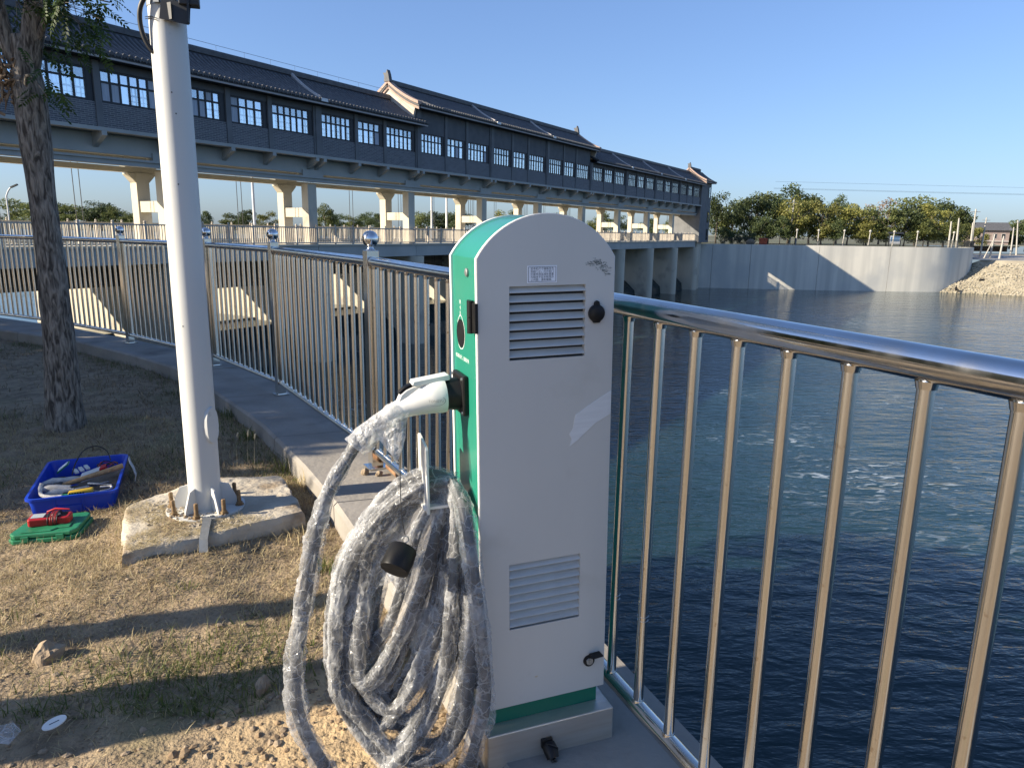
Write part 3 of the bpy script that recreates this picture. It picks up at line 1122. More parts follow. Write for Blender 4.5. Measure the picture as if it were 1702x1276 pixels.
NBAY = len(TK) - 1
FR = (0.0, 0.345, 0.63, 1.0)
for k in range(NBAY):
    a, b = TK[k], TK[k + 1]
    ez = eave_z(k)
    mb = GMB()
    mb.box((a, 36.28, FLO), (b - .002, 41.3, Z0 - .003))
    gpart('floor_slab', mb, M['concrete_grey'])
    mb = GMB()
    mb.box((a, 36.7, ez - .16), (b - .002, 40.9, ez - .05))
    gpart('ceiling', mb, M['wall_dark'])
    mb = GMB()
    mb.box((a - .36, 36.5, Z0), (a + .36, 36.85, ez - .17))
    mb.box((a - .22, 36.44, Z0), (a + .22, 36.497, ez - .17))
    gpart('pilaster', mb, M['pilaster'])
    for j in range(3):
        p0 = a + 10.42 * FR[j] + (.363 if j == 0 else .163)
        p1 = a + 10.42 * FR[j + 1] - (.363 if j == 2 else .163)
        if j:
            mb = GMB()
            mb.box((p0 - .323, 36.5, Z0), (p0 - .003, 36.8, ez - .17))
            gpart('pilaster', mb, M['pilaster'])
        mb = GMB()
        mb.box((p0, 36.56, Z0), (p1, 36.78, ZS))
        gpart('brick_panel', mb, M['brick'])
        mb = GMB()
        mb.box((p0, 36.58, ZH), (p1, 36.78, ez - .17))
        gpart('lintel_panel', mb, M['wall_dark'])
        # window: frame with mullions and a transom, one pane per light
        ncol = 6 if j != 1 else 4
        w0, w1 = p0 + .05, p1 - .34
        mb = GMB()
        mb.box((p1 - .338, 36.6, ZS + .003), (p1, 36.76, ZH - .003))
        mb.box((p0, 36.6, ZS + .003), (w0, 36.74, ZH - .003))
        cw = (w1 - w0) / ncol
        for c in range(ncol + 1):
            x = w0 + cw * c
            mb.box((x - .045, 36.6, ZS + .004), (x + .045, 36.70, ZH - .004))
        zt = ZS + (ZH - ZS) * .63
        for z in (ZS + .06, zt, ZH - .06):
            mb.box((w0, 36.61, z - .05), (w1, 36.69, z + .05))
        fo = gpart('window_frame', mb, M['frame'])
        if k <= 5:
            for c in range(ncol):
                for z0, z1 in ((ZS + .11, zt - .05), (zt + .05, ZH - .11)):
                    mb = GMB()
                    x = w0 + cw * c
                    mb.box((x + .046, 36.645, z0), (x + cw - .046, 36.655, z1))
                    gm = rnd.choices(('glass', 'glass_b', 'glass_c', 'curtain'), (5, 3, 3, 1.6 if z0 < ZS + .5 else .3))[0]
                    po = part('pane', mb.done(), M[gm], fo)
        else:
            mb = GMB()
            mb.box((w0, 36.645, ZS + .1), (w1, 36.655, ZH - .1))
            part('pane', mb.done(), M['glass'], fo)
        # rear side: parapet, head and latticed window
        mb = GMB()
        mb.box((p0 - .16, 40.85, Z0), (p1 + .16, 41.05, ZS + .02))
        mb.box((p0 - .16, 40.85, ZH + .35), (p1 + .16, 41.05, ez - .17))
        gpart('rear_wall', mb, M['pilaster'])
        mb = GMB()
        nx = 14 if j != 1 else 10
        for c in range(nx + 1):
            x = p0 + (p1 - p0) * c / nx
            tk = .075 if c % 2 == 0 else .03
            mb.box((x - tk / 2, 40.9, ZS + .025), (x + tk / 2, 40.95, ZH + .345))
        for z, tk in ((ZS + .08, .1), (ZS + .33, .035), (ZS + .6, .1), (ZS + 1.0, .035), (ZS + 1.3, .1), (ZS + 1.75, .06)):
            mb.box((p0 - .1, 40.905, z - tk / 2), (p1 + .1, 40.945, z + tk / 2))
        gpart('rear_lattice', mb, M['frame'], kind='stuff')


def prof(ez, rz, side_):
    # concave roof profile from eave to ridge (D, z)
    D0, D1 = (35.78, 38.75) if side_ == 0 else (41.75, 38.79)
    out = []
    for f in np.linspace(0, 1, 9):
        z = ez + .10 + (rz - ez - .10) * (0.62 * f + 0.38 * f * f)
        out.append((D0 + (D1 - D0) * f, z))
    return out


def roof_section(t0, t1, ez, rz, name):
    mb = GMB()
    for s in (0, 1):
        pr = prof(ez, rz, s)
        n = len(pr)
        vs = [(t, p[0], p[1] - d) for t in (t0, t1) for d in (0, .16) for p in pr]
        fs = []
        for i in range(n - 1):
            fs += [(i, i + 1, 2 * n + i + 1, 2 * n + i), (n + i + 1, n + i, 3 * n + i, 3 * n + i + 1), (i + 1, i, n + i, n + i + 1), (2 * n + i, 2 * n + i + 1, 3 * n + i + 1, 3 * n + i)]
        fs.append((0, n, 3 * n, 2 * n))
        fs.append((n - 1, 3 * n - 1, 4 * n - 1, 2 * n - 1))
        mb.add(vs, [tuple(reversed(f)) if s else f for f in fs])
    ro = gpart('roof', mb, M['tile_bed'], smooth=True, angle=30)
    mb = GMB()
    x = t0 + .16
    pr = prof(ez, rz, 0)[:-1]
    dots = GMB()
    while x < t1 - .05:
        mb.tube([(x, p[0], p[1] + .02) for p in pr], .085, 6, cap=True)
        dots.tube([(x, pr[0][0] - .05, pr[0][1] + .03), (x, pr[0][0] + .1, pr[0][1] + .05)], .1, 7)
        dots.prism([(x + .16 - .09, pr[0][1] + .02), (x + .16 + .09, pr[0][1] + .02), (x + .16, pr[0][1] - .13)], 'y', pr[0][0] - .05, pr[0][0] - .02)
        x += .32
    part('roof_tiles', mb.done(), M['tile'], ro, smooth=True, kind='stuff')
    part('eave_tiles', dots.done(), M['tile'], ro, kind='stuff')
    mb = GMB()
    mb.box((t0, 35.80, ez - .16), (t1, 35.92, ez - .03))
    part('eave_board', mb.done(), M['eave'], ro)
    mb = GMB()
    mb.box((t0, 35.925, ez - .14), (t1, 36.55, ez - .06))
    part('soffit', mb.done(), M['frame'], ro)
    mb = GMB()
    mb.box((t0, 38.6, rz - .05), (t1, 38.94, rz + .2))
    mb.tube([(t0, 38.77, rz + .21), (t1, 38.77, rz + .21)], .11, 6)
    part('ridge', mb.done(), M['tile'], ro)
    return ro


secs = [(TK[0] - .5, TK[4] - .1), (TK[4] - .06, TK[5] + .3), (TK[5] - .55, TK[6]), (TK[6] + .04, TK[7]), (TK[7] + .04, TK[8] + .5), (TK[8] + .1, TK[10]), (TK[10] + .04, TK[12] + .6)]
for i, (a, b) in enumerate(secs):
    hi = 2 <= i <= 4
    if hi:
        ez, rz = 10.62, 12.42
    else:
        ez, rz = 9.36, 11.28
    ro = roof_section(a, b, ez, rz, 'roof')
for k in (2, 4, 6, 7, 9, 10, 11):                       # sloping ridges that divide the roof
    hi = 5 <= k <= 8
    ez, rz = (10.62, 12.42) if hi else (9.36, 11.28)
    mb = GMB()
    t = TK[k] - .08
    for s in (0,):
        pr = prof(ez, rz, s)
        mb.tube([(t, p[0], p[1] + .07) for p in pr[1:]], .13, 6)
    gpart('slope_ridge', mb, M['eave'])
    mb = GMB()
    mb.box((t - .28, 35.70, ez + .02), (t + .28, 36.0, ez + .22))
    gpart('ridge_end_block', mb, M['lamp_white'])


def gable(t0, t1, ez, rz, drop):
    # plastered gable face with a curved brick verge and a dark tile edge
    mb = GMB()
    poly = [(p[0], p[1] - .12) for p in prof(ez, rz, 0)[1:]] + [(p[0], p[1] - .12) for p in reversed(prof(ez, rz, 1)[1:])]
    poly = poly + [(41.0, ez - drop), (36.55, ez - drop)]
    mb.prism(poly, 'x', t0, t1)
    g = gpart('gable', mb, M['gable'])
    for s in (0, 1):
        pr = prof(ez, rz, s)
        mb = GMB()
        lo = [(p[0], p[1] - .40) for p in pr]
        hi = [(p[0], p[1] - .02) for p in pr]
        mb.prism(lo + list(reversed(hi)), 'x', t0 - .10, t0 + .02)
        lo = [(p[0], p[1] - .02) for p in pr]
        hi = [(p[0], p[1] + .2) for p in pr]
        mb.prism(lo + list(reversed(hi)), 'x', t0 - .2, t1 + .14)
        part('verge', mb.done(), M['cream'], g)
        mb = GMB()
        for i in range(len(pr) - 1):
            for f in (0, .33, .66):
                y = pr[i][0] + (pr[i + 1][0] - pr[i][0]) * f
                z = pr[i][1] + (pr[i + 1][1] - pr[i][1]) * f
                mb.box((t0 - .17, y - .06, z - .19), (t0 - .10, y + .06, z - .05))
        part('verge_tiles', mb.done(), M['tile'], g, kind='stuff')
    mb = GMB()                                          # ridge finial
    mb.prism([(38.5, rz + .1), (39.05, rz + .1), (39.0, rz + .5), (39.12, rz + .75), (38.85, rz + .72), (38.72, rz + .95), (38.6, rz + .62)], 'x', t0 - .25, t0 + .1)
    part('ridge_finial', mb.done(), M['tile'], g)
    return g


gable(TK[5] - .75, TK[5] - .56, 10.62, 12.42, 1.15)
gable(TK[8] + .52, TK[8] + .7, 10.62, 12.42, 1.0)
mb = GMB()                                              # upper side walls of the raised middle
mb.box((TK[5] - .4, 36.6, 9.2), (TK[5] - .1, 40.9, 10.4))
gpart('side_wall', mb, M['wall_dark'])
# end tower standing on the bank
mb = GMB()
mb.box((TK[12] + .01, 36.42, 0.1), (TK[12] + 5.4, 41.2, 9.9))
gpart('stair_tower', mb, M['pilaster'])
for z in (7.4, 3.4, .5):
    mb = GMB()
    mb.box((TK[12] + 3.9, 36.36, z), (TK[12] + 4.7, 36.43, z + 1.8))
    f = gpart('window_frame', mb, M['frame'])
    mb = GMB()
    mb.box((TK[12] + 3.98, 36.34, z + .08), (TK[12] + 4.62, 36.362, z + 1.72))
    part('pane', mb.done(), M['glass'], f)
roof_section(TK[12] + .55, TK[12] + 5.9, 9.9, 12.0, 'roof')
gable(TK[12] + .35, TK[12] + .54, 9.9, 12.0, .9)
# lightning wire along the ridge
mb = GMB()
mb.tube([(TK[0], 38.77, 11.28 + .62), (TK[5] - .8, 38.77, 11.28 + .62)], .012, 4)
for k in range(0, 26):
    mb.tube([(TK[0] + 2 * k, 38.77, 11.4), (TK[0] + 2 * k, 38.77, 11.9)], .01, 4)
gpart('lightning_wire', mb, M['galv'], kind='stuff')

# ------------------------------------------------------------------ stainless railing on the coping
rail = thing('steel_railing', 'stainless steel railing with ball topped posts curving along the concrete coping', 'railing', (0.061, 2.483, 0))
RO = Vector((0.061, 2.483, 0))


def rl(p, z):
    return Vector((p[0], p[1], z)) - RO


top_z = {0: 1.205, 1: 1.212, 2: 1.222, 3: 1.225, 4: 1.225}


def rtz(i):
    return top_z.get(i, 1.222)


bal_me = None
for i in range(len(RAIL) - 2):
    a, b = Vector(RAIL[i]), Vector(RAIL[i + 1])
    za, zb = rtz(i), rtz(i + 1)
    d = (b - a).normalized()
    ea, eb = a + d * .045, b - d * .045
    mb = MB()
    pts_ = [rl(ea.lerp(eb, f), za + (zb - za) * f) for f in np.linspace(0, 1, 5)]
    mb.tube(pts_, .0290, 24)
    part('top_rail', mb, M['steel_polished'], rail, True, 40)
    mb = MB()
    mb.tube([rl(ea.lerp(eb, f), .105) for f in np.linspace(0, 1, 4)], .0235, 18)
    br = part('bottom_rail', mb, M['steel'], rail, True, 40)
    if i == 0:
        for s in (1.47, 1.86):
            c = a.lerp(b, 1 - s / (b - a).length) if False else b - d * s
            mb = MB()
            mb.tube([rl(c - d * .045, .105), rl(c + d * .045, .105)], .0262, 18)
            part('rail_sleeve', mb, M['steel_polished'], br, True, 40)
    Lg = (b - a).length
    step = .1455 if i == 0 else .128
    n = int(round(Lg / step))
    if i == 0:
        ts = [1 - (0.641 + step * k) / Lg for k in range(-3, 24)]
    else:
        ts = [(k + .5) / n for k in range(n)]
    for t in ts:
        if t < 0.01 or t > .985:
            continue
        c = a.lerp(b, t)
        z1 = za + (zb - za) * t - .02
        if bal_me is None:
            m_ = MB()
            m_.tube([(0, 0, .115), (0, 0, .45), (0, 0, .80), (0, 0, 1.192)], .0138, 16)
            bal_me = mesh_of('baluster', m_, M['steel'], True, 40)
            m2_ = MB()
            m2_.tube([(0, 0, 1.172), (0, 0, 1.185)], [.0152, .0182], 16)
            m2_.tube([(0, 0, .118), (0, 0, .13)], [.0182, .0150], 16)
            weld_me = mesh_of('weld', m2_, M['steel'], True, 40)
        o = ob('baluster', bal_me, rail, rl(c, 0), (0, 0, rnd.uniform(0, 6)))
        o.scale = (1, 1, (z1) / 1.192)
        if i < 3:
            ob('weld', weld_me, o, kind='stuff')
        if i == 0 and abs(t - ts[3]) < 1e-6 or i == 0 and abs(t - ts[4]) < 1e-6:
            m3 = MB()
            zc = .36 if abs(t - ts[3]) < 1e-6 else .37
            m3.tube([(0, 0, zc), (0, 0, zc + .004)], .0147, 16)
            m3.tube([(0, 0, zc + .012), (0, 0, zc + .016)], .0147, 16)
            part('joint_ring', m3, M['steel'], o, True, 40, kind='stuff')
for i in range(1, len(RAIL) - 1):
    p = Vector(RAIL[i])
    a, b = Vector(RAIL[i - 1]), Vector(RAIL[i + 1])
    d = (b - a).normalized()
    ang = math.atan2(d.y, d.x)
    mb = MB()
    mb.box((-.036, -.036, .0), (.036, .036, 1.285))
    po = part('post', mb, M['steel'], rail, bevel=.004, loc=rl(p, 0), rot=(0, 0, ang))
    mb = MB()
    mb.tube([(0, 0, 1.286), (0, 0, 1.297), (0, 0, 1.305)], [.026, .018, .018], 16)
    mb.ball((0, 0, 1.347), .047, 28, 18)
    part('ball_finial', mb, M['steel_polished'], po, True, 60)
    mb = MB()
    mb.box((-.06, -.06, .001), (.06, .06, .008))
    part('foot_plate', mb, M['steel'], po)

# ------------------------------------------------------------------ the charging station
CL = (-0.028, 1.648, 0.0)
CR = (0, -0.02, 0.3438)
cab = thing('charging_station', 'grey and green round topped charging station with louvred door beside the railing', 'charging station', CL, CR)


def arch(i=0.0, zb=None, n=26, lift=0.0):
    x0, x1 = -.024 + i, .331 - i
    zs, za = 1.338, 1.440 - i + lift
    h = za - zs
    c = x1 - x0
    r = c * c / (8 * h) + h / 2
    cx, cz = (x0 + x1) / 2, za - r
    a0 = math.asin(min(1, (c / 2) / r))
    pts_ = []
    for k in range(n + 1):
        a = a0 - 2 * a0 * k / n
        pts_.append((cx + r * math.sin(a), cz + r * math.cos(a)))
    return pts_                                          # from right shoulder to left shoulder


DZ = .146
LV = [(.055, .254, 1.094, 1.272, 8), (.052, .2525, .374, .560, 8)]
XL, XR = -.024, .331
mb = MB()
yf, yb = .030, .044
zs_ = [DZ, LV[1][2], LV[1][3], LV[0][2], LV[0][3]]
mb.box((XL, yf, DZ), (XR, yb, LV[1][2]))
mb.box((XL, yf, LV[1][3]), (XR, yb, LV[0][2]))
for lv in LV:
    mb.box((XL, yf, lv[2]), (lv[0], yb, lv[3]))
    mb.box((lv[1], yf, lv[2]), (XR, yb, lv[3]))
mb.prism([(XR, LV[0][3])] + arch() + [(XL, LV[0][3])], 'y', yf, yb)
b_ = bmesh.new()
me_ = mesh_of('door', mb, M['door_grey'])
door = ob('door', me_, cab)
for lv in LV:
    h = (lv[3] - lv[2]) / lv[4]
    for k in range(lv[4]):
        z1 = lv[3] - k * h
        z0 = z1 - h
        m_ = MB()
        pr = [(.0435, z1 - .0004), (.0380, z0 + .70 * h), (.0290, z0 + .36 * h), (.0290, z0 + .30 * h), (.0368, z0 + .50 * h), (.0438, z1 - .004)]
        m_.prism(pr, 'x', lv[0] + .0004, lv[1] - .0004)
        part('louvre_slat', m_, M['slat_grey'], door)
    m_ = MB()
    m_.box((lv[0] - .004, .0446, lv[2] - .004), (lv[1] + .004, .0452, lv[3] + .004))  # black sheet stands in for the shade behind the slats
    part('louvre_gap_shade', m_, M['black_int'], door)
# sun on door and back plate edges coloured in white, green band between them
mb = MB()
a = arch(-.0016)
mb.prism([(XR + .0016, DZ)] + a + [(XL - .0016, DZ)] + [(XL + .001, DZ)] + list(reversed(arch(.001))) + [(XR - .001, DZ)], 'y', .0312, .0430)
part('door_edge', mb, M['white_and_lit_edge'], door)
mb = MB()
ar = arch(.004)
mb.prism([(.318, DZ)] + [(.327, DZ + .001)] + ar + [(-.020, DZ + .001), (-.012, DZ)], 'y', .0455, .262)
shell = part('housing', mb, M['green'], cab, True, 25)
mb = MB()
mb.prism([(XR, .1)] + arch(-.001) + [(XL - .001, .1)], 'y', .2625, .278)
part('back_plate', mb, M['white_and_lit_edge'], cab)
mb = MB()
mb.box((-.013, .047, .0905), (.318, .262, .1455))
part('base_skirt', mb, M['green_dark'], cab)
mb = MB()
mb.box((-.021, 0, -.03), (.350, .292, .09))
pl_ = part('plinth', mb, M['steel_brushed'], cab, bevel=.003)
# black keyhole covers
mb = MB()
mb.tube([(.283, .0298, 1.200), (.283, .0225, 1.200), (.283, .0205, 1.200)], [.0215, .0215, .0185], 28)
mb.prism([(.2755, 1.217), (.2905, 1.217), (.2885, 1.2285), (.283, 1.2315), (.2775, 1.2285)], 'y', .0215, .0295)
mb.prism([(.270, 1.186), (.296, 1.186), (.291, 1.1765), (.275, 1.1765)], 'y', .0225, .0295)
part('lock_cover', mb, M['black'], door, True, 40)
mb = MB()
mb.tube([(.284, .0298, .234), (.284, .0235, .234)], [.0165, .0155], 26)
lk = part('lock_ring', mb, M['black'], door, True, 40)
mb = MB()
mb.tube([(.284, .0234, .234), (.284, .0205, .234)], [.0105, .0095], 20)
mb.prism([(.2828, .228), (.2852, .228), (.2852, .240), (.2828, .240)], 'y', .0185, .0205)
part('lock_core', mb, M['galv'], lk, True, 40)
mb = MB()
mb.obox((.300, .016, .2545), (.017, .002, -.0005), (-.001, .012, 0), (0, 0, .0022))
part('lock_flap', mb, M['black'], lk, bevel=.001)
mb = MB()
rs_ = random.Random(4)
mb.prism([(.128 + .0042 * math.cos(a) * (1 + .35 * math.sin(3 * a)), .2195 + .0030 * math.sin(a) * (1 + .3 * math.cos(2 * a))) for a in np.linspace(0, 2 * math.pi, 14)[:-1]], 'y', .0293, .0299)
M['chip'] = mat('paint_chip', (0.62, 0.52, 0.36), 0.7)
part('paint_chip', mb, M['chip'], door)
# hinges on the side edge
for z0, z1 in ((1.163, 1.237), (.205, .279)):
    mb = MB()
    mb.box((-.0275, .046, z0), (-.0205, .108, z1))
    mb.box((-.0310, .0250, z0 + .002), (-.0242, .052, z1 - .002))
    mb.tube([(-.0315, .064, z0 - .002), (-.0315, .064, (z0 + z1) / 2 - .001)], .0085, 14)
    mb.tube([(-.0315, .064, (z0 + z1) / 2 + .001), (-.0315, .064, z1 + .002)], .0085, 14)
    part('hinge', mb, M['black'], cab, True, 40)
mb = MB()
mb.tube([(-.0205, .122, 1.302), (-.0245, .122, 1.302), (-.0262, .122, 1.302)], [.0105, .0105, .007], 18)
mb.box((-.0268, .1165, 1.3005), (-.026, .1275, 1.3035))
part('screw', mb, M['galv'], cab, True, 40)
# label on the door
mb = MB()
mb.box((.1005, .0292, 1.2785), (.1765, .0300, 1.3195))
lb = part('instruction_label', mb, M['paper'], door, rot=(0, 0, 0))
mb = MB()
for q in ((.1030, 1.2810, .1740, 1.2818), (.1030, 1.3162, .1740, 1.3170), (.1030, 1.2819, .1038, 1.3161), (.1732, 1.2819, .1740, 1.3161)):
    mb.box((q[0], .0288, q[1]), (q[2], .0291, q[3]))
part('label_border', mb, M['ink'], lb)
for r_, s_ in enumerate(('如本机尺寸编辑发布', '到前门上，打开前门', '仍需考虑加减体重量', '与箱体不在本框提示', '上问题，请和编辑。')):
    text('lettering', s_, .0066, M['ink'], lb, (.1385, .0290, 1.3122 - .0066 * r_), (R(90), 0, 0), spacing=1.02)
# strip of tape and scuffed marker scrawl on the door
mb = MB()
def tp(x, z, y):
    return (x, y, z)
poly = [(.232, .943), (.270, .966), (.3305, .999), (.3305, .938), (.290, .918), (.262, .896), (.238, .876), (.217, .862), (.222, .880), (.216, .893), (.226, .910), (.228, .926)]
mb.prism([p for p in poly], 'y', .0286, .0298)
M['tape'] = mat('packing_tape', (0.80, 0.80, 0.785), 0.30, 0, (0.74, 0.74, 0.725), 30, (0.3, 1, 3), bump=0.15, bump_scale=60, bump_dist=0.001)
part('tape_strip', mb, M['tape'], door)
mb = MB()
rs = random.Random(5)
for c, n_, sp in (((.262, 1.322), 26, .006), ((.283, 1.3255), 60, .0075), ((.291, 1.3195), 40, .009), ((.300, 1.312), 46, .010), ((.309, 1.303), 30, .006), ((.3125, 1.295), 16, .004)):
    for _ in range(n_):
        x, z = c[0] + rs.gauss(0, sp), c[1] + rs.gauss(0, sp * .45)
        if x > .3285:
            continue
        l, w_, a_ = rs.uniform(.0008, .0042), rs.uniform(.0003, .0008), rs.uniform(-.9, .9)
        mb.add([(x - l * math.cos(a_), .0297, z - l * math.sin(a_)), (x + w_ * math.sin(a_), .0297, z - w_ * math.cos(a_)), (x + l * math.cos(a_), .0297, z + l * math.sin(a_)),
                (x - w_ * math.sin(a_), .0297, z + w_ * math.cos(a_))], [(0, 1, 2, 3)])
M['scuff'] = mat('marker_scuff', (0.10, 0.12, 0.11), 0.7)
part('scuff_marks', mb, M['scuff'], door, kind='stuff')
# card reader oval, its print, and the socket plate on the lit side
SX = -.0202
mb = MB()
for ra, rb, x in ((.0385, .0405, .0006),):
    vs, fs = [], []
    for k in range(40):
        a_ = 2 * math.pi * k / 40
        for r_ in (ra, rb):
            up_ = .006 * max(0, math.sin(a_)) ** 6
            vs.append((SX - x, .192 + r_ * .95 * math.cos(a_), 1.143 + (r_ + up_) * 1.02 * math.sin(a_)))
    for k in range(40):
        fs.append((2 * k, 2 * k + 1, (2 * k + 3) % 80, (2 * k + 2) % 80))
    mb.add(vs, fs)
cr_ = MB()
cr_.tube([(SX + .001, .192, 1.143), (SX - .0016, .192, 1.143)], .0365, 36)
reader = part('card_reader', cr_, M['black'], cab, True, 40)
part('reader_outline', mb, M['white_ink'], reader)
text('lettering', '刷\n卡\n区', .013, M['white_ink'], cab, (SX - .0008, .192, 1.208), (R(90), 0, R(-90)), line=1.15)
text('lettering', '电动新出行，能随充电', .0125, M['white_ink'], cab, (SX - .0008, .182, 1.080), (R(90), 0, R(-90)))
mb = MB()
mb.box((-.036, .128, .938), (-.0200, .232, 1.042))
sk = part('socket_plate', mb, M['black'], cab, bevel=.005)
mb = MB()
for y, z in ((.136, .946), (.224, .946), (.136, 1.034), (.224, 1.034)):
    mb.tube([(-.0355, y, z), (-.0385, y, z)], [.0045, .0038], 12)
part('screw', mb, M['galv'], sk, True, 40, kind='stuff')
mb = MB()
mb.tube([(-.0355, .18, .988), (-.060, .18, .988), (-.078, .18, .988)], [.044, .0405, .0395], 30)
part('socket_collar', mb, M['black'], sk, True, 40)
# hanger for the coil: arm and upturned end plate
mb = MB()
mb.box((-.140, .150, .690), (-.0205, .225, .697))
hg = part('cable_hanger', mb, M['white_and_lit_edge'], cab)
mb = MB()
mb.prism([(.140, .680), (.235, .690), (.235, .872), (.228, .878), (.146, .862), (.140, .855)], 'x', -.1335, -.1265)
part('hanger_plate', mb, M['white_plastic'], hg, bevel=.001)
# plug with a tail hanging on the plinth front
mb = MB()
mb.box((.130, -.010, .022), (.162, .001, .048))
pg = part('outlet_cover', mb, M['black'], pl_, bevel=.002)
mb = MB()
mb.tube([(.151, -.004, .026), (.152, -.020, .020), (.153, -.034, .006)], [.0185, .020, .0165], 20)
part('outlet_cap', mb, M['black'], pg, True, 40)
mb = MB()
mb.tube(spline([(.140, -.012, .038), (.150, -.028, .044), (.166, -.030, .034), (.170, -.026, .022)], .004), .0014, 6)
mb.tube(spline([(.156, -.034, .004), (.163, -.040, -.012), (.166, -.046, -.026)], .004), .0042, 8)
mb.tube(spline([(.150, -.034, .002), (.154, -.042, -.012), (.160, -.052, -.026)], .004), .0035, 8)
part('outlet_wire', mb, M['black_wire'], pg, True, 60)

# ------------------------------------------------------------------ charging gun, cable and its plastic sleeve
cc = thing('charging_cable', 'coiled charging cable in torn clear plastic with white charging gun plugged in the green side', 'charging cable', CL, CR)
mb = MB()
gp = spline([(-.072, .18, .988), (-.10, .18, .986), (-.13, .18, .978), (-.158, .18, .969), (-.185, .18, .960), (-.215, .18, .946), (-.232, .18, .936)], .006)
gr = []
for p in gp:
    f = (-.072 - p.x) / .16
    gr.append(.0462 * (1 - min(1, f)) ** 1.0 * (1 if f < .1 else 1) + .0215 * min(1, f) if False else float(np.interp(f, [0, .06, .2, .4, .58, .75, 1], [.0455, .0465, .045, .0365, .0290, .0245, .0215])))
mb.tube(gp, gr, 32)
gun = part('charging_gun', mb, M['white_plastic'], cc, True, 60)
mb = MB()
mb.prism([(-.068, 1.028), (-.155, 1.017), (-.172, 1.010), (-.186, .999), (-.194, .982), (-.196, .960), (-.170, .962), (-.150, .978), (-.120, .992), (-.075, .997)], 'y', .166, .194)
part('grip_web', mb, M['white_plastic'], gun, bevel=.003)
mb = MB()
mb.prism([(-.060, 1.0405), (-.064, 1.0435), (-.155, 1.0315), (-.158, 1.0225), (-.150, 1.0180), (-.060, 1.0290)], 'y', .160, .200)
part('latch_cover', mb, M['white_plastic'], gun, bevel=.002)
mb = MB()
for k in range(9):
    f = k / 8
    x = -.1595 - .027 * f
    z = 1.0195 - .016 * f ** 1.6
    mb.obox((x, .18, z), (.0010, 0, .0006), (0, .011, 0), (-.0008, 0, .0030))
mb.tube(spline([(-.156, .18, 1.0165), (-.172, .18, 1.0110), (-.188, .18, .9990)], .004), .0085, 10)
part('trigger', mb, M['black'], gun, True, 30)
mb = MB()
mb.tube([(-.055, .18, 1.034), (-.085, .18, 1.030)], .003, 8)
mb.tube([(-.128, .164, 1.009), (-.128, .166, 1.009)], .0035, 12)
mb.tube([(-.181, .164, .978), (-.181, .166, .978)], .0030, 12)
part('pivot_pin', mb, M['black'], gun, True, 40, kind='stuff')
mb = MB()
vs, fs = [], []
for k in range(40):
    a_ = 2 * math.pi * k / 40
    for r_ in (1.0, 1.06):
        x, z = -.104 + .0235 * r_ * math.cos(a_), .983 + .0125 * r_ * math.sin(a_)
        dz_ = z - .983
        vs.append((x, .18 - math.sqrt(max(0, float(np.interp(x, [-.158, -.13, -.10, -.072], [.0295, .037, .0450, .0467])) ** 2 - dz_ ** 2)) - .0008, z))
for k in range(40):
    fs.append((2 * k, 2 * k + 1, (2 * k + 3) % 80, (2 * k + 2) % 80))
mb.add(vs, fs)
part('logo_ring', mb, M['grey_ink'], gun)
tx = text('lettering', 'TONGYU', .0092, M['grey_ink'], gun, (-.104, .1325, .9835), (R(90), 0, R(-9)))
for v in tx.data.vertices:
    pass

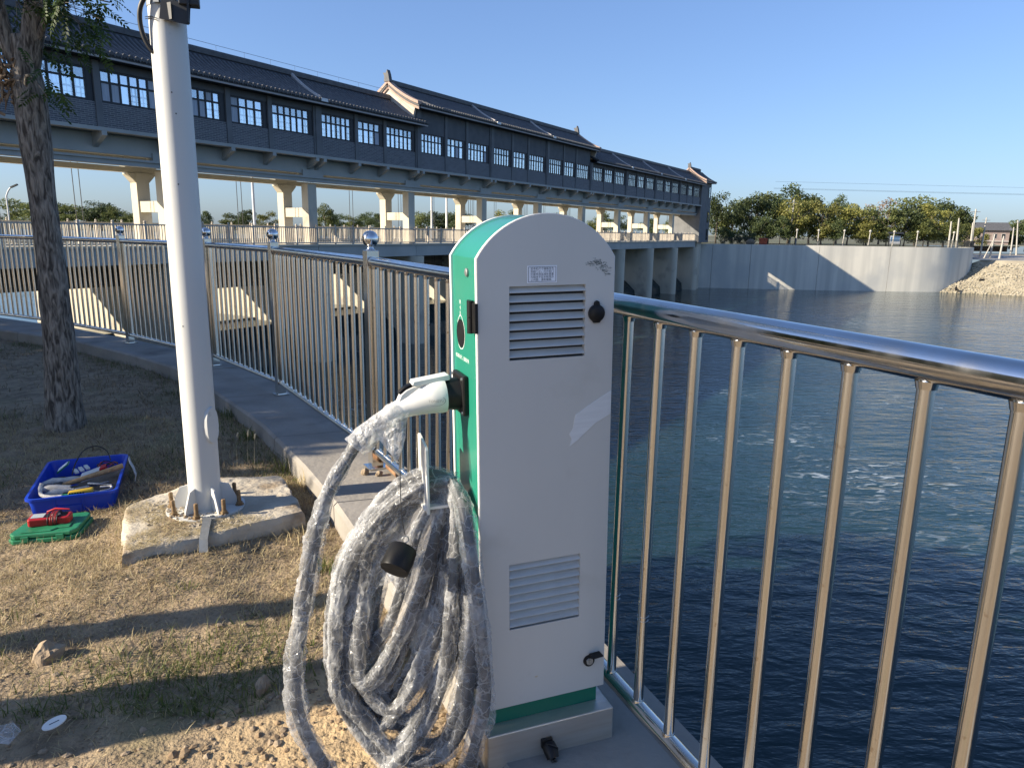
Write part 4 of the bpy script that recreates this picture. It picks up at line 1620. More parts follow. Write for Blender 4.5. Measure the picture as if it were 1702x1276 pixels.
STR = dict(
lead=[(-0.225, 0.18, 0.940), (-0.254, 0.18, 0.924), (-0.289, 0.18, 0.893), (-0.33, 0.17, 0.842), (-0.368, 0.16, 0.787), (-0.397, 0.15, 0.724), (-0.416, 0.14, 0.667), (-0.435, 0.13, 0.594), (-0.453, 0.13, 0.5), (-0.474, 0.12, 0.41), (-0.488, 0.11, 0.335), (-0.494, 0.1, 0.275), (-0.487, 0.09, 0.212), (-0.471, 0.08, 0.154), (-0.442, 0.07, 0.083), (-0.408, 0.08, 0.002), (-0.331, 0.11, -0.094), (-0.246, 0.13, -0.118), (-0.177, 0.13, -0.08)],
loop1=[(-0.05, 0.2, 0.741), (-0.129, 0.23, 0.741), (-0.206, 0.27, 0.676), (-0.289, 0.29, 0.583), (-0.346, 0.29, 0.485), (-0.379, 0.28, 0.387), (-0.389, 0.27, 0.303), (-0.384, 0.25, 0.203), (-0.361, 0.23, 0.126), (-0.325, 0.21, 0.064), (-0.266, 0.18, 0.003), (-0.206, 0.15, -0.043), (-0.146, 0.11, -0.015), (-0.1, 0.08, 0.081), (-0.072, 0.06, 0.217), (-0.05, 0.06, 0.373), (-0.040, 0.09, 0.51), (-0.048, 0.13, 0.646), (-0.052, 0.17, 0.725)],
loop2=[(-0.067, 0.18, 0.75), (-0.148, 0.22, 0.721), (-0.227, 0.25, 0.643), (-0.296, 0.26, 0.526), (-0.327, 0.25, 0.412), (-0.345, 0.23, 0.281), (-0.345, 0.21, 0.164), (-0.319, 0.19, 0.086), (-0.273, 0.17, 0.068), (-0.215, 0.15, 0.154), (-0.157, 0.13, 0.283), (-0.116, 0.13, 0.399), (-0.087, 0.14, 0.53), (-0.068, 0.16, 0.655), (-0.068, 0.17, 0.736)],
loop3=[(-0.078, 0.2, 0.745), (-0.147, 0.23, 0.691), (-0.212, 0.25, 0.606), (-0.266, 0.25, 0.49), (-0.308, 0.23, 0.364), (-0.329, 0.21, 0.262), (-0.313, 0.19, 0.198), (-0.274, 0.17, 0.238), (-0.223, 0.16, 0.324), (-0.164, 0.15, 0.46), (-0.123, 0.15, 0.583), (-0.087, 0.17, 0.689), (-0.076, 0.19, 0.739)],
loop4=[(-0.055, 0.16, 0.756), (-0.136, 0.2, 0.742), (-0.228, 0.24, 0.673), (-0.309, 0.27, 0.559), (-0.355, 0.28, 0.437), (-0.372, 0.26, 0.306), (-0.366, 0.23, 0.174), (-0.334, 0.2, 0.074), (-0.284, 0.17, 0.016), (-0.237, 0.15, 0.02), (-0.171, 0.13, 0.101), (-0.114, 0.11, 0.24), (-0.08, 0.1, 0.373), (-0.058, 0.11, 0.504), (-0.054, 0.13, 0.647), (-0.058, 0.15, 0.739)],
tail=[(-0.063, 0.15, 0.76), (-0.058, 0.09, 0.731), (-0.060, 0.02, 0.678), (-0.050, -0.02, 0.519), (-0.041, -0.03, 0.395), (-0.033, -0.03, 0.267), (-0.040, -0.03, 0.19), (-0.055, -0.02, 0.121), (-0.07, -0.0, 0.038), (-0.099, 0.03, -0.049), (-0.138, 0.08, -0.099), (-0.177, 0.13, -0.08)],
inner=[(-0.088, 0.23, 0.73), (-0.143, 0.25, 0.692), (-0.193, 0.27, 0.594), (-0.238, 0.28, 0.471), (-0.266, 0.27, 0.352), (-0.274, 0.25, 0.244), (-0.305, 0.23, 0.159), (-0.337, 0.23, 0.11)],
)


def ridged(p):
    return 1 - abs(noise.noise(p)) * 2


def sleeve(path, rb, seed, wob=.35, n=22):
    so = Vector((seed * 7.3, seed * 3.1, seed * 1.7))

    def jit(i, k):
        a = 2 * math.pi * k / n
        s = i * .009
        q = Vector((math.cos(a) * .9, math.sin(a) * .9, s * 9)) + so
        big = noise.noise(q * .9)
        fold = ridged(Vector((math.cos(a + s * 7) * 1.5, math.sin(a + s * 7) * 1.5, s * 26)) + so) + .5 * noise.cell(Vector((math.cos(a) * 2.2, math.sin(a) * 2.2, s * 34)) + so) - .25
        fine = ridged(Vector((math.cos(a) * 2.6, math.sin(a) * 2.6, s * 60)) + so * 1.3)
        return 1 + wob * big + .20 * (fold - .45) + .09 * (fine - .4)
    mb = MB()
    rad = [rb * (1 + .30 * noise.noise((i * .05 + seed, seed, 0)) + .12 * noise.noise((i * .21 + seed, 3, 0))) for i in range(len(path))]
    mb.tube(path, rad, n, cap=False, jit=jit)
    return mb


rs = random.Random(17)


def vary(p, dx, dy, dz, amp, seed):
    out = []
    for i, q in enumerate(p):
        f = math.sin(math.pi * i / (len(p) - 1)) ** .6
        out.append((q[0] + f * (dx + amp * noise.noise((i * .35, seed, 0))), q[1] + f * (dy + amp * noise.noise((i * .35, seed, 5))), q[2] + f * (dz + amp * noise.noise((i * .35, seed, 9)))))
    return out


STR['loop5'] = vary(STR['loop1'], .030, .030, .030, .030, 1)
STR['loop6'] = vary(STR['loop4'], .020, .045, .030, .030, 2)
STR['loop7'] = vary(STR['loop2'], -.012, .045, .010, .030, 3)
STR['loop9'] = vary(STR['loop1'], .012, -.035, .022, .040, 5)
STR['loop10'] = vary(STR['loop4'], -.014, -.030, -.030, .040, 6)
STR['loop11'] = vary(STR['loop2'], .030, -.020, .045, .040, 7)
STR['loop12'] = vary(STR['loop3'], -.020, .045, .040, .040, 8)
STR['loop13'] = vary(STR['loop4'], .050, .010, .070, .040, 9)
STR['loop8'] = vary(STR['loop3'], .020, .020, -.025, .030, 4)
for i, (nm, p) in enumerate(STR.items()):
    sp_ = spline(p, .012)
    mb = MB()
    mb.tube(sp_, .0135 if nm != 'lead' else .0155, 14)
    part('cable', mb, M['cable'], cc, True, 60)
    fine = spline(p, .0075)
    if nm == 'lead':
        fine = [q for q in fine if q.z < .70]
        sl = sleeve(fine, .0250, 3.3, .36)
    else:
        sl = sleeve(fine, .0205 if nm != 'tail' else .0240, 1.7 * i + 1, .34)
    ob('plastic_sleeve', mesh_of('plastic_sleeve', sl, M['film'], True, 22, fix=False), cc)
# film wrapped tight round the first stretch and bunched up at the grip
fine = [q for q in spline(STR['lead'], .009) if q.z > .68]
ob('plastic_sleeve', mesh_of('plastic_sleeve', sleeve(fine, .0200, 8.8, .10), M['film'], True, 180, fix=False), cc)
bun = [Vector(q) for q in spline([(-.192, .18, .962), (-.215, .178, .945), (-.240, .178, .928), (-.270, .18, .908), (-.305, .176, .872)], .006)]
mb = sleeve(bun, .031, 5.5, .35, 22)
ob('film_bunch', mesh_of('film_bunch', mb, M['film_thick'], True, 180, fix=False), cc)
# loose flap of film under the grip and a sheet thrown over the top of the coil


def sheet(rows, cols, fn, seed, amp):
    mb = MB()
    for i in range(rows + 1):
        for k in range(cols + 1):
            p = Vector(fn(i / rows, k / cols))
            q = p * 14 + Vector((seed, seed * 2, 0))
            p += Vector((noise.noise(q), ridged(q * 1.2) - .5, noise.noise(q + Vector((5, 5, 5))))) * amp
            q2 = p * 55
            p += Vector((0, ridged(q2) - .5, 0)) * amp * .35
            mb.v.append(tuple(p))
    for i in range(rows):
        for k in range(cols):
            a = i * (cols + 1) + k
            mb.f.append((a, a + 1, a + cols + 2, a + cols + 1))
    return mb


mb = sheet(16, 14, lambda u, v: (-.262 + .085 * v - .01 * u, .150 + .012 * math.sin(v * 6) - .02 * u, .925 + .028 * v - (.035 + .075 * max(0, 1 - abs(v - .72) * 2.6)) * u), 2, .008)
ob('film_flap', mesh_of('film_flap', mb, M['film_thick'], True, 180, fix=False), cc)
mb = sheet(34, 26, lambda u, v: (-.085 - .30 * v * (0.35 + .65 * u), .150 + .045 * v + .045 * math.sin(u * 2), .760 - .06 * v ** 2 * 1.2 - .36 * u * (0.55 + .45 * v)), 6, .016)
ob('film_sheet', mesh_of('film_sheet', mb, M['film'], True, 180, fix=False), cc)
# dust cap on its cord
mb = MB()
ca = Vector((-.222, .082, .600))
ax_ = Vector((-.52, -.60, -.60)).normalized()
c0, c1 = ca - ax_ * .030, ca + ax_ * .032
mb.tube([c0 - ax_ * .004, c0, c0 + ax_ * .004, c1 - ax_ * .004, c1, c1 - ax_ * .003, c0 + ax_ * .018], [.026, .034, .0365, .038, .0365, .0325, .0315], 32)
capo = part('dust_cap', mb, M['black'], cc, True, 35)
mb = MB()
u_ = ax_.orthogonal().normalized()
rc = c0 - ax_ * .012 + Vector((0, 0, .012))
mb.tube([rc + Vector((math.cos(a) * .009, 0, math.sin(a) * .009)) for a in np.linspace(0, 2 * math.pi, 16)], .0013, 6, cap=False)
part('cap_ring', mb, M['galv'], capo, True, 60)
mb = MB()
mb.tube(spline([(-.191, .17, .946), (-.200, .14, .837), (-.207, .11, .712), rc + Vector((0, 0, .012))], .02), .0012, 6)
part('cap_cord', mb, M['black_wire'], capo, True, 60)

# ------------------------------------------------------------------ the white pole on its concrete pad
slab = MB()
sp = [(-2.02, 3.49), (-1.725, 2.94), (-1.39, 3.17), (-1.07, 3.46), (-1.12, 3.56), (-1.355, 4.01), (-1.80, 3.91)]
outl = []
rs = random.Random(2)
for i in range(len(sp)):
    a, b = Vector(sp[i]), Vector(sp[(i + 1) % len(sp)])
    n = max(2, int((b - a).length / .045))
    for k in range(n):
        p = a.lerp(b, k / n)
        outl.append((p.x + rs.gauss(0, .006), p.y + rs.gauss(0, .006)))
cx = sum(p[0] for p in outl) / len(outl)
cy = sum(p[1] for p in outl) / len(outl)
rings = [(1.0, -.22), (1.01, -.10), (1.0, -.046), (.975, -.032), (.9, -.030), (.7, -.030), (.45, -.028), (.2, -.029)]
n = len(outl)
for s, z in rings:
    for p in outl:
        x, y = cx + (p[0] - cx) * s, cy + (p[1] - cy) * s
        slab.v.append((x, y, z + (.010 * noise.noise((x * 7, y * 7, 1)) + .007 * noise.noise((x * 23, y * 23, 5)) if z > -.2 else 0)))
for j in range(len(rings) - 1):
    for k in range(n):
        a, b = j * n + k, j * n + (k + 1) % n
        slab.f.append((a, b, b + n, a + n))
slab.f.append(tuple((len(rings) - 1) * n + k for k in range(n)))
o = ob('foundation_slab', mesh_of('foundation_slab', slab, M['concrete_slab'], True, 50))
tag(o, 'rough concrete foundation slab with broken edges under the white pole', 'concrete slab')

PP = Vector((-1.582, 3.475, -.03))
pole = thing('camera_pole', 'tall white painted steel pole bolted to a rough concrete pad', 'pole', tuple(PP))
mb = MB()
mb.tube([(0, 0, .010), (0, 0, .8), (0, 0, 1.6), (0, 0, 2.4), (0, 0, 4.6)], .0785, 40)
shaft = part('shaft', mb, M['pole_white'], pole, True, 50)
mb = MB()
vs, fs = [], []
mb.tube([(0, 0, .0), (0, 0, .012)], .190, 44)
part('base_plate', mb, M['pole_white'], pole, True, 40)
for k in range(6):
    a = R(-104 + 60 * k)
    d, t = Vector((math.cos(a), math.sin(a), 0)), Vector((-math.sin(a), math.cos(a), 0))
    mb = MB()
    q = [d * .076 + Vector((0, 0, .0125)), d * .158 + Vector((0, 0, .0125)), d * .158 + Vector((0, 0, .035)), d * .118 + Vector((0, 0, .125)), d * .076 + Vector((0, 0, .135))]
    mb.add([p - t * .004 for p in q] + [p + t * .004 for p in q], [(0, 1, 2, 3, 4), (9, 8, 7, 6, 5)] + [(i, i + 5, (i + 1) % 5 + 5, (i + 1) % 5) for i in range(5)])
    part('gusset', mb, M['pole_white'], pole)
bolt_mb = MB()
bolt_mb.tube([(0, 0, .0), (0, 0, .088), (0, 0, .092)], [.0098, .0098, .0075], 12)
for z in np.arange(.03, .088, .006):
    bolt_mb.tube([(0, 0, z), (0, 0, z + .003)], .0108, 12)
bolt_me = mesh_of('anchor_bolt', bolt_mb, M['rust_bolt'], True, 40)
nut_mb = MB()
nut_mb.tube([(0, 0, .0), (0, 0, .003)], .022, 18)
nut_mb.tube([(0, 0, .003), (0, 0, .016)], .0165, 6)
nut_me = mesh_of('nut', nut_mb, M['rust_bolt'])
for k in range(8):
    a = R(-82 + 45 * k)
    bo = ob('anchor_bolt', bolt_me, pole, (.168 * math.cos(a), .168 * math.sin(a), .0), (R(rs.uniform(-4, 4)), R(rs.uniform(-4, 4)), 0))
    ob('nut', nut_me, bo, (0, 0, .0125))
mb = MB()
mb.add([(.060, -.175, .016), (.100, -.170, .016), (.175, -.395, .004), (.137, -.402, .002), (.060, -.175, .021), (.100, -.170, .021), (.175, -.395, .009), (.137, -.402, .007),
        (.178, -.41, -.05), (.140, -.417, -.05), (.178, -.404, -.05), (.140, -.411, -.05)],
       [(0, 1, 2, 3), (7, 6, 5, 4), (0, 4, 5, 1), (1, 5, 6, 2), (3, 7, 4, 0), (6, 7, 9, 8), (2, 6, 8, 10), (3, 2, 10, 11), (7, 3, 11, 9)])
part('earthing_strip', mb, M['galv'], pole)
mb = MB()                                               # hand hole cover
a = R(-22)
d = Vector((math.cos(a), math.sin(a), 0))
t = Vector((-d.y, d.x, 0))
vs = []
for h in (.0, .018):
    for k in range(24):
        b = 2 * math.pi * k / 24
        p = d * (.070 + h * (1 if h == 0 else 1)) + t * (.042 * math.cos(b) * (1 - h * 6)) + Vector((0, 0, .455 + .098 * math.copysign(abs(math.sin(b)) ** .7, math.sin(b)) * (1 - h * 4)))
        vs.append(p)
mb.add(vs, [tuple(range(24)), tuple(reversed(range(24, 48)))] + [(k, (k + 1) % 24, 24 + (k + 1) % 24, 24 + k) for k in range(24)])
part('access_cover', mb, M['pole_white'], shaft, True, 40)
mb = MB()
for z in (2.385,):
    mb.tube([(0, 0, z), (0, 0, z + .028)], .0815, 40)
mb.box((-.012, -.098, 2.387), (.012, -.080, 2.411))
part('clamp_band', mb, M['galv'], pole, True, 40)
mb = MB()
mb.obox((.075, -.085, 2.352), (.060, .010, -.010), (.002, -.004, 0), (.006, .004, .042))
mb.obox((.128, -.070, 2.360), (.004, .002, 0), (-.010, .030, .004), (.004, .003, .052))
mb.obox((.040, -.088, 2.352), (.024, -.012, 0), (.002, -.003, 0), (0, 0, .034))
part('bracket', mb, M['dark_metal'], pole)
mb = MB()
mb.obox((.13, -.06, 2.44), (.040, .012, 0), (-.010, .030, 0), (0, 0, .06))
part('camera_box', mb, M['dark_metal'], pole, bevel=.004)
mb = MB()
mb.tube(spline([(.0, -.082, 2.47), (-.035, -.088, 2.43), (-.075, -.085, 2.37), (-.088, -.075, 2.31), (-.080, -.068, 2.25), (-.060, -.060, 2.205), (-.04, -.055, 2.185)], .01), .0105, 12)
part('cable', mb, M['black_wire'], pole, True, 60)
mb = MB()
for dz in (0, .008):
    mb.tube([(-.085, -.030, 2.335 + dz), (-.045, -.072, 2.328 + dz), (-.010, -.081, 2.318 + dz)], .0016, 6)
part('cable_tie', mb, M['dark_metal'], pole, kind='stuff')
for z, a in ((2.02, -70), (1.93, -62), (.96, -95), (1.62, -72)):
    mb = MB()
    d = Vector((math.cos(R(a)), math.sin(R(a)), 0))
    mb.tube([d * .077 + Vector((0, 0, z)), d * .0795 + Vector((0, 0, z))], .0032, 10)
    part('plugged_hole', mb, M['dark_metal'], shaft)

# ------------------------------------------------------------------ the tree by the railing
TB = Vector((-3.42, 5.25, -.14))
tree = thing('locust_tree', 'rough barked locust tree forking above head height near the railing', 'tree', tuple(TB))
rs = random.Random(21)


def limb(path, rad, seed, n=26, rough=.09, step=.03):
    pts_ = spline(path, step)
    rr = [float(np.interp(i / (len(pts_) - 1), np.linspace(0, 1, len(rad)), rad)) for i in range(len(pts_))]

    def jit(i, k):
        a = 2 * math.pi * k / n
        z = pts_[i].z
        return 1 + rough * (ridged((math.cos(a) * 3.2 + seed, math.sin(a) * 3.2, z * 1.6)) - .4) + rough * .8 * noise.noise((math.cos(a) * 1.3 + seed, math.sin(a) * 1.3, z * 2.4))
    mb = MB()
    mb.tube(pts_, rr, n, True, jit)
    return mb


trunk_mb = limb([(0, 0, -.12), (.005, 0, .06), (.02, 0, .5), (.035, 0, 1.1), (.035, -.01, 1.8), (.035, -.01, 2.3), (.03, -.01, 2.62), (.02, -.01, 2.80)], [.155, .122, .106, .097, .086, .084, .098, .10, .06], 3)
part('trunk', trunk_mb, M['bark'], tree, True, 180)
for path, rad, sd_ in (([(.03, 0, 2.55), (.10, .0, 2.82), (.165, .02, 3.15), (.24, .05, 3.7), (.4, .1, 4.5), (.5, .0, 5.4)], [.075, .070, .062, .05, .035, .012], 5),
                       ([(.0, 0, 2.55), (-.07, -.03, 2.78), (-.115, -.05, 3.1), (-.25, -.1, 3.8), (-.5, -.1, 4.8)], [.06, .048, .042, .034, .010], 8),
                       ([(-.02, .05, 2.6), (-.3, .2, 2.9), (-.8, .4, 3.3), (-1.2, .7, 3.7)], [.05, .04, .03, .012], 9),
                       ([(.12, .0, 2.75), (.28, -.08, 2.93), (.50, -.12, 3.02), (.72, -.14, 2.98)], [.026, .017, .010, .004], 11),
                       ([(.06, -.08, 2.45), (.10, -.12, 2.52), (.16, -.14, 2.50), (.24, -.15, 2.38)], [.014, .010, .007, .003], 12)):
    part('branch', limb(path, rad, sd_, 16, .07), M['bark'], tree, True, 180)
# torn lump of bark in the fork
mb = MB()
for _ in range(70):
    p = Vector((-.065 + rs.gauss(0, .035), -.085 + rs.gauss(0, .018), 2.50 + rs.gauss(0, .075)))
    q = p + Vector((rs.gauss(-.01, .03), rs.gauss(-.02, .015), rs.gauss(0, .05)))
    mb.tube([p, (p + q) / 2 + Vector((0, -.012, 0)), q], [.010, rs.uniform(.006, .014), .002], 5)
M['torn'] = mat('torn_bark', (0.30, 0.21, 0.13), 0.9, 0, (0.13, 0.085, 0.05), 30)
part('torn_bark', mb, M['torn'], tree, True, 50, kind='stuff')


def leaflet(mb, p, d, nrm, L, Wd):
    d = d.normalized()
    s = d.cross(nrm).normalized() * Wd * .5
    nn = s.cross(d).normalized()
    mb.add([p, p + d * L * .4 + s - nn * L * .06, p + d * L - nn * L * .14, p + d * L * .4 - s - nn * L * .06], [(0, 1, 2), (0, 2, 3)])


def compound(mb, p, d, L, rs, pairs=7):
    d = d.normalized()
    ref = Vector((rs.gauss(0, .35), rs.gauss(0, .35), 1)).normalized()
    s = d.cross(ref).normalized()
    nrm = s.cross(d).normalized()
    for k in range(pairs):
        f = (k + 1) / (pairs + .6)
        q = p + d * L * f - Vector((0, 0, .25 * L * f * f))
        for sg in (-1, 1):
            ld = (s * sg + d * .55 + Vector((0, 0, -.25))).normalized()
            leaflet(mb, q, ld, (nrm + Vector((rs.gauss(0, .3), rs.gauss(0, .3), 0))).normalized(), L * rs.uniform(.24, .31), L * .12)
    leaflet(mb, p + d * L - Vector((0, 0, .25 * L)), d + Vector((0, 0, -.3)), nrm, L * .3, L * .13)


lf = MB()
for x0, x1, z0, z1, y0, n in ((.18, .66, 2.93, 3.03, -.13, 42), (-.34, -.10, 2.86, 3.05, .16, 30), (.18, .33, 2.42, 2.58, -.08, 9), (.18, .27, 2.32, 2.44, -.08, 4), (.40, .60, 2.82, 2.92, -.14, 9),
                               (-.2, .8, 3.02, 3.5, -.1, 120), (-.05, .13, 2.66, 2.80, .12, 22), (.22, .5, 2.74, 2.9, .1, 16)):
    for _ in range(n):
        p = Vector((rs.uniform(x0, x1), y0 + rs.gauss(0, .07), rs.uniform(z0, z1)))
        compound(lf, p, Vector((rs.gauss(.25, .7), rs.gauss(0, .5), rs.gauss(-.35, .45))), rs.uniform(.11, .17), rs)
for _ in range(900):
    p = Vector((rs.gauss(0, 1.0), rs.gauss(.2, .9), rs.uniform(4.1, 6.2)))
    compound(lf, p, Vector((rs.gauss(0, 1), rs.gauss(0, 1), rs.gauss(-.2, .5))), rs.uniform(.16, .26), rs, 6)
part('crown', lf, M['leaf_near'], tree)
sh = MB()
for _ in range(40):
    x = rs.uniform(.0, .5)
    p = Vector((x, -.13, 2.98))
    sh.tube([p, p + Vector((rs.gauss(.08, .1), rs.gauss(0, .08), rs.gauss(-.06, .06)))], [.0025, .0012], 5)
part('twigs', sh, M['bark'], tree, kind='stuff')

# ------------------------------------------------------------------ trees on the far banks and unseen trees added beside us for shade
def crown_mesh(name, seed, nclump, nleaf, leaf, m, top=.0, sparse=1.0):
    rg = np.random.default_rng(seed)
    cl = []
    while len(cl) < nclump:
        p = rg.uniform(-1, 1, 3)
        if p @ p < 1 and p @ p > .12:
            cl.append(p * np.array([.40, .40, .42]) + np.array([0, 0, .56]))
    cl = np.array(cl)
    V, F = [], []
    idx = rg.integers(0, nclump, nleaf)
    rad = rg.uniform(.10, .17, nclump)
    off = rg.normal(size=(nleaf, 3))
    off /= np.linalg.norm(off, axis=1)[:, None]
    off *= (rg.random(nleaf) ** .45)[:, None]
    c = cl[idx] + off * rad[idx][:, None] * np.array([1.15, 1.15, .85]) * sparse
    a = rg.normal(size=(nleaf, 3))
    a /= np.linalg.norm(a, axis=1)[:, None]
    b = np.cross(a, rg.normal(size=(nleaf, 3)))
    b /= np.linalg.norm(b, axis=1)[:, None]
    s = leaf * rg.uniform(.6, 1.3, nleaf)[:, None]
    pts_ = np.stack([c - a * s, c + b * s * .55, c + a * s, c - b * s * .55], 1).reshape(-1, 3)
    me = bpy.data.meshes.new(name)
    f = np.arange(nleaf * 4).reshape(-1, 4)
    me.from_pydata(pts_.tolist(), [], f.tolist())
    me.materials.append(m)
    return me


def trunk_mesh(name, seed):
    r_ = random.Random(seed)
    mb = MB()
    mb.tube([(0, 0, -.02), (.01, 0, .15), (0, .01, .35), (.01, 0, .55), (0, 0, .8)], [.022, .016, .014, .010, .003], 7)
    for _ in range(5):
        z = r_.uniform(.2, .5)
        a = r_.uniform(0, 6.28)
        mb.tube([(0, 0, z), (.12 * math.cos(a), .12 * math.sin(a), z + .14), (.25 * math.cos(a), .25 * math.sin(a), z + .24)], [.010, .007, .003], 5)
    return mesh_of(name, mb, M['bark_far'], True, 180)


KM = {'d': 'leaf_dark', 'm': 'leaf_mid', 'y': 'leaf_yellow', 'r': 'leaf_red'}
CR = {k: [crown_mesh('crown', 10 * i + j, 26 if k != 'r' else 16, 4200 if k != 'r' else 1300, .024, M[m], sparse=1.0 if k != 'r' else 1.25) for j in range(4)] for i, (k, m) in enumerate(KM.items())}
TR = [trunk_mesh('trunk', s) for s in range(3)]
CRUSED = {}


def far_tree(x, y, top, w, k, label, group, zb=-.25):
    h = top - zb
    t = thing('tree', label, 'tree', (x, y, zb), group=group)
    o = ob('crown', CR[k][rnd.randrange(4)], t, (0, 0, 0), (0, 0, rnd.uniform(0, 6.28)))
    o.scale = (w / .95, w / .95, h / 1.06)
    o = ob('trunk', TR[rnd.randrange(3)], t, (0, 0, 0), (0, 0, rnd.uniform(0, 6.28)))
    o.scale = (h, h, h)
    return t


KIND = {'d': 'dense dark green', 'm': 'mid green', 'y': 'yellowing', 'r': 'thin reddish'}
right = [(38.9, 140, 9.5, 5.9, 'd'), (45.0, 150, 9.7, 7.6, 'm'), (46.3, 143, 9.8, 6.7, 'd'), (51.0, 146, 9.8, 7.4, 'm'), (60.3, 160, 12.4, 10.8, 'd'), (54.7, 141, 9.8, 6.7, 'y'), (59.2, 140, 8.7, 7.1, 'y'),
         (64.1, 158, 10.4, 8.0, 'm'), (73.2, 165, 10.8, 5.6, 'd'), (64.2, 140, 8.2, 6.6, 'y'), (68.9, 142, 8.2, 6.7, 'm'), (82.8, 165, 11.5, 11.7, 'r'), (71.3, 139, 7.0, 5.9, 'm'), (75.2, 140, 7.2, 6.6, 'd'),
         (87.1, 158, 11.0, 10.7, 'm'), (80.5, 141, 8.4, 7.2, 'y'), (88.7, 150, 9.4, 8.1, 'd'), (90.4, 148, 7.9, 5.0, 'm'), (117.0, 185, 5.4, 6.3, 'y'), (154.2, 230, 6.2, 9.7, 'd'), (158.2, 230, 7.4, 11.7, 'd'),
         (169.2, 240, 8.8, 12.2, 'm'), (168.4, 260, 6.1, 8.8, 'd'), (47.2, 139, 5.8, 4.7, 'd'), (50.5, 138, 5.2, 4.7, 'd'), (60.8, 138, 5.1, 4.7, 'd'), (66.5, 138, 5.0, 5.1, 'y'), (77.8, 138, 5.2, 4.7, 'm'),
         (83.5, 139, 5.3, 4.7, 'm')]
ORD = ('first second third fourth fifth sixth seventh eighth ninth tenth eleventh twelfth thirteenth fourteenth fifteenth sixteenth seventeenth eighteenth nineteenth twentieth '
       'twenty-first twenty-second twenty-third twenty-fourth twenty-fifth twenty-sixth twenty-seventh twenty-eighth twenty-ninth').split()


def height_word(top):
    return 'low' if top < 5.6 else 'tall' if top > 9.6 else 'medium'


right.sort(key=lambda q: q[0] / q[1])
near_belt = [q for q in right if q[1] < 180]
far_belt = [q for q in right if q[1] >= 180]
for x, y, top, w, k in right:
    low = top < 6 and y < 150
    if y < 180:
        lab = f'{height_word(top)} {KIND[k]} tree behind the quay wall, {ORD[near_belt.index((x, y, top, w, k))]} from the gallery tower'
    else:
        lab = f'{KIND[k]} tree far beyond the stony bank, {ORD[far_belt.index((x, y, top, w, k))]} after the quay wall end'
    far_tree(x, y, top, w * 1.2, k, lab, 'trees behind the quay wall' if y < 180 else 'trees beyond the stony bank', -.25 if y < 180 else -2.3)
left = [(-175.9, 254.3, 10.4, 16.2, 'm'), (-157.2, 243.0, 9.2, 18.1, 'm'), (-149.1, 238.1, 8.6, 12.6, 'd'), (-135.3, 229.6, 8.4, 17.1, 'm'), (-128.0, 225.2, 8.7, 14.4, 'd'), (-121.2, 221.1, 7.0, 9.3, 'm'), (-114.7, 217.1, 5.8, 6.9, 'm'), (-85.1, 200, 5.8, 5.5, 'd'), (-81.5, 210, 6.1, 8.0, 'm'), (-73.8, 200, 6.3, 7.6, 'd'), (-63.9, 190, 5.9, 8.0, 'y'), (-45.5, 174.9, 7.5, 6.3, 'm'), (-54.3, 220, 6.8, 7.0, 'd'), (-51.3, 230, 6.4, 7.2, 'm'), (-48.6, 240, 7.1, 8.6, 'd'), (-43.7, 230, 6.5, 7.2, 'd'), (-28.2, 220, 7.2, 7.9, 'm'), (-25.3, 230, 7.5, 8.2, 'd'), (-21.4, 235, 7.7, 10.0, 'm'), (-16.4, 220, 7.8, 9.4, 'd'), (-3.8, 180, 6.8, 7.6, 'y'), (-0.9, 190, 6.8, 6.0, 'm'), (12.3, 200, 7.3, 7.6, 'm'), (22.6, 190, 6.7, 8.0, 'm'), (26.6, 185, 5.9, 5.9, 'd'), (32.4, 175, 5.1, 6.6, 'd'), (37.1, 170, 5.5, 6.1, 'm'), (40.1, 165, 5.7, 5.2, 'd')]
left.sort(key=lambda q: q[0] / q[1])
for i, (x, y, top, w, k) in enumerate(left):
    far_tree(x, y, top, w, k, f'{KIND[k]} tree beyond the bridge deck, {ORD[i]} from the left between the columns', 'trees seen through the bridge')
# round clipped bushes beside the end tower
for bi, (x, y, r_) in enumerate(((37.6, 129.5, 1.5), (40.6, 130.2, 1.3), (42.4, 130.5, 1.2), (39.2, 131, 1.2))):
    t = far_tree(x, y, 2.1 * r_ - .25, r_ * 2.0, 'd', ('largest round bush beside the gallery tower', 'round bush third along from the gallery tower', 'round bush farthest from the gallery tower', 'round bush just behind the largest one')[bi], 'round bushes by the gallery end', -.6)
    t.name = 'bush'
    t['category'] = 'bush'
